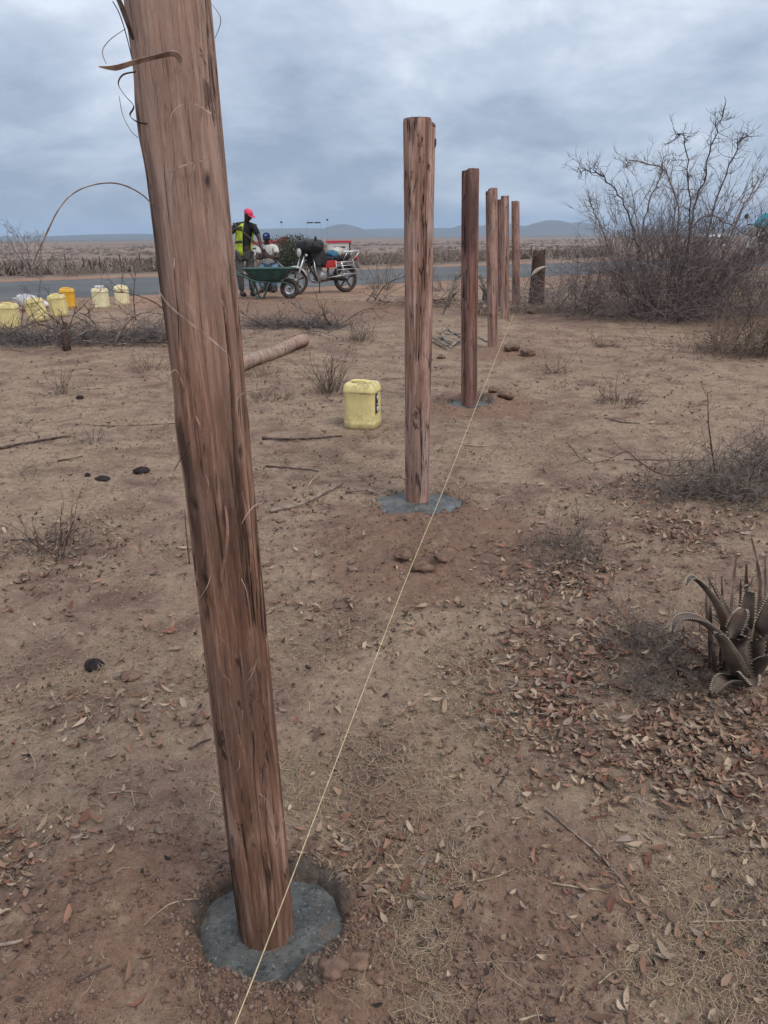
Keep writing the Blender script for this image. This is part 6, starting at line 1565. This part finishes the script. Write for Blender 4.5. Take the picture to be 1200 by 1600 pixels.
# dark green shrub behind the seated man
p = road_pt(0, 0); d0 = ray(455, 410); q = CAM_P + d0 * (27.5 / d0.y); p = Vector((q.x, q.y, Hs(q.x, q.y)))
M['green_leaf'] = twig_mat('dusty_green_leaf', (.040, .050, .034), (.095, .105, .070), 8)
gs = empty('green_shrub', p); tag(gs, 'dusty dark green shrub beyond the road, between the seated man and the motorcycle', 'shrub'); r2 = random.Random(62)
for i in range(6):
    mb = MB(); a = r2.uniform(0, 6.28); grow(mb, (0, 0, -.05), (math.cos(a) * .8, math.sin(a) * .8, 1), 1.1, .02, 2, r2, .25); mb.build('stem', M['thorn_dark'], gs)
n = 5200; u = nrg.normal(0, 1, (n, 3)); u /= np.linalg.norm(u, axis=1)[:, None]; u *= (nrg.random(n) ** .33)[:, None]; bl = 1 + .35 * (fbm(u[:, 0] * 3, u[:, 1] * 3 + u[:, 2] * 2, 5, 3) - .5) * 2
T, F_ = leaf_template(1, .45, .3, .1, 3)
o = scatter('foliage', [(T, F_)], u[:, 0] * 1.0 * bl, u[:, 1] * .8 * bl, .65 + u[:, 2] * .68 * bl, np.full(n, .07), rot_mats(nrg, n, 1.2), np.zeros((n, 3)), M['green_leaf'], nrg); o.parent = gs; tag(o, kind='stuff')
# far scrub: one mass of small tufts thinning to the plain
N = 6500; t_ = nrg.uniform(-1, 1, N); s = 40 * (18 ** nrg.random(N)); xx = RT[0] * t_ * s * 1.1 + RN[0] * s; yy = RT[1] * t_ * s * 1.1 + RN[1] * s
ok = fbm(xx * .02, yy * .02, 131, 4) > .44; xx, yy, s = xx[ok], yy[ok], s[ok]; n = len(xx)
tt_ = []
for q in range(6):
    r3 = np.random.default_rng(q); V_, F3 = [], []
    for i in range(26):
        a = r3.uniform(0, 6.28); d = np.array([math.cos(a) * r3.uniform(.2, 1), math.sin(a) * r3.uniform(.2, 1), r3.uniform(.15, .85)]); b0 = np.array([r3.normal(0, .3), r3.normal(0, .3), 0]); sd = np.cross(d, [0, 0, 1.]); sd = sd / (np.linalg.norm(sd) + 1e-6) * .035
        k_ = len(V_); V_ += [b0 - sd, b0 + sd, b0 + d * .6 + sd * .4, b0 + d * .6 - sd * .4]; F3.append((k_, k_ + 1, k_ + 2, k_ + 3))
    tt_.append((np.array(V_), np.array(F3)))
sp_ = np.array([(.21, .16, .138), (.16, .128, .115), (.25, .19, .155), (.15, .14, .118)])
o = scatter('distant_scrub', tt_, xx, yy, H(xx, yy, False) - .05, nrg.uniform(.6, 1.5, n) * (1 + s / 500), rot_mats(nrg, n, .05), sp_[nrg.integers(0, 4, n)], M['tint'], nrg)
tag(o, 'far dry scrub reading as one mass on the plain beyond the road', 'scrub', kind='stuff')
# fence stakes beyond the road
for i, (px, d) in enumerate(((154, 46), (186, 46.5), (217, 47), (100, 45.5), (128, 45.7), (572, 62), (870, 60), (830, 62), (668, 60), (700, 60.5))):
    d0 = ray(px, 395); q = CAM_P + d0 * (d / d0.y); z0 = Hs(q.x, q.y); mb = MB(); mb.tube([(0, 0, -.2), (.02, 0, .5), (.0, 0, .8 + .06 * (i % 4))], [.045, .04, .035], 7)
    o = mb.build('fence_stake', M['bark_dark'], loc=(q.x, q.y, z0)); tag(o, 'thin dark fence stake in the scrub beyond the road', 'fence stake', 'fence stakes beyond the road')
# far buildings
M['white_wall'] = plain('white_wall', (.55, .52, .50), .9, .2, .08, 1)
M['red_band'] = plain('red_band', (.45, .03, .05), .6, .3, .1, 1)
M['far_glass'] = plain('dark_opening', (.05, .05, .055), .5, .3, .1, 1)
M['pale_roof'] = plain('pale_sheet_roof', (.60, .58, .56), .6, .3, .1, 1)
def far_at(px, D):
    d0 = ray(px, 400); q = CAM_P + d0 * (D / d0.y); return Vector((q.x, q.y, Hs(q.x, q.y, False)))
def building(px0, px1, D, hgt, label, depth=6, band=True, canopy=False, openings=()):
    a, b = far_at(px0, D), far_at(px1, D); w = (b - a).length; c = (a + b) / 2; root = empty('building', c, math.atan2(b.y - a.y, b.x - a.x)); tag(root, label, 'building')
    MB().box((0, depth / 2, hgt / 2 - .5), (w, depth, hgt + 1)).build('wall', M['white_wall'], root, smooth=False)
    if band: MB().box((0, depth / 2, hgt + .22), (w + .5, depth + .5, .5)).build('red_parapet', M['red_band'], root, smooth=False)
    else: MB().add([(-w / 2 - .5, -.6, hgt + .02), (w / 2 + .5, -.6, hgt + .02), (w / 2 + .5, depth + .6, hgt + .02), (-w / 2 - .5, depth + .6, hgt + .02), (-w / 2 - .5, depth / 2, hgt + 1.1), (w / 2 + .5, depth / 2, hgt + 1.1)], [(0, 1, 5, 4), (2, 3, 4, 5), (1, 2, 5), (3, 0, 4), (3, 2, 1, 0)]).build('roof', M['pale_roof'], root, smooth=False)
    for (u, z, ww, hh, nm) in openings:
        o = MB().box((u * w, -.03, z), (ww, .1, hh)).build(nm, M['far_glass'], root, smooth=False)
    return root
building(386, 424, 210, 2.7, 'low white building with a red parapet behind the seated man, far beyond the road', openings=[(-.25, 1.6, 1.8, .35, 'sign_lettering'), (.15, 1.6, 1.2, .35, 'sign_lettering')])
building(512, 547, 210, 2.7, 'low white building with a red parapet right of the motorcycle, far beyond the road', openings=[(-.12, 1.6, .9, .35, 'sign_lettering'), (.06, 1.6, .9, .35, 'sign_lettering'), (.22, 1.6, .9, .35, 'sign_lettering'), (.498, 1.5, .4, 3.0, 'corner_post')])
p = far_at(433, 215); kq = empty('fuel_canopy', p); tag(kq, 'small red roadside canopy above the green shrub, far beyond the road', 'canopy')
MB().box((0, 0, 3.0), (5.0, 3.0, 1.0)).build('red_fascia', M['red_band'], kq, smooth=False); MB().box((2.0, 0, 3.8), (1.8, 1.5, .9)).build('red_sign_box', M['red_band'], kq, smooth=False)
for q in (-2, 2): MB().box((q, 0, 1.2), (.35, .35, 2.9)).build('column', M['white_wall'], kq, smooth=False)
building(1092, 1136, 300, 3.0, 'far low shed with a pale sheet roof behind the thorn bush', 7, False, openings=[(-.3, 1.4, 2, 1.6, 'doorway'), (.35, 1.4, 2, 1.6, 'doorway')])
# light mast and truss sign near the horizon
for px, hh in ((442, 7.6), (513, 8.0)):
    p = far_at(px, 205); r0 = empty('light_mast', p); tag(r0, 'tall thin light mast %s the motorcycle near the horizon' % ('left of' if px < 470 else 'right of'), 'mast')
    MB().tube([(0, 0, -.3), (0, 0, hh)], [.05, .03], 8).build('pole', M['engine'], r0); MB().box((0, 0, hh + .1), (.5, .3, .35)).build('lamp_head', M['black_plastic'], r0, smooth=False)
p = far_at(492, 208); r0 = empty('overhead_sign', p); tag(r0, 'dark overhead sign on thin poles above the motorcycle near the horizon', 'sign')
for q in (-1.8, 1.8): MB().tube([(q, 0, -.3), (q, 0, 7.4)], .03, 6).build('pole', M['engine'], r0)
for q in (-.95, .95): MB().box((q, -.08, 7.55), (1.6, .15, .30)).build('sign_panel', M['black_plastic'], r0, smooth=False)

# ------------------------------------------------------------------ air
k = bpy.data.materials.new('haze'); k.use_nodes = True; k.node_tree.nodes.clear()
ov = k.node_tree.nodes.new('ShaderNodeOutputMaterial'); pv = k.node_tree.nodes.new('ShaderNodeVolumePrincipled')
pv.inputs['Color'].default_value = (.55, .74, .96, 1); pv.inputs['Density'].default_value = 1.0e-4; pv.inputs['Anisotropy'].default_value = .1
k.node_tree.links.new(pv.outputs[0], ov.inputs['Volume'])
mb = MB(); mb.box((0, 0, 90), (23000, 23000, 240)); hz = mb.build('haze', k, smooth=False); tag(hz, 'thin pale blue haze over the plain', 'haze', kind='stuff')
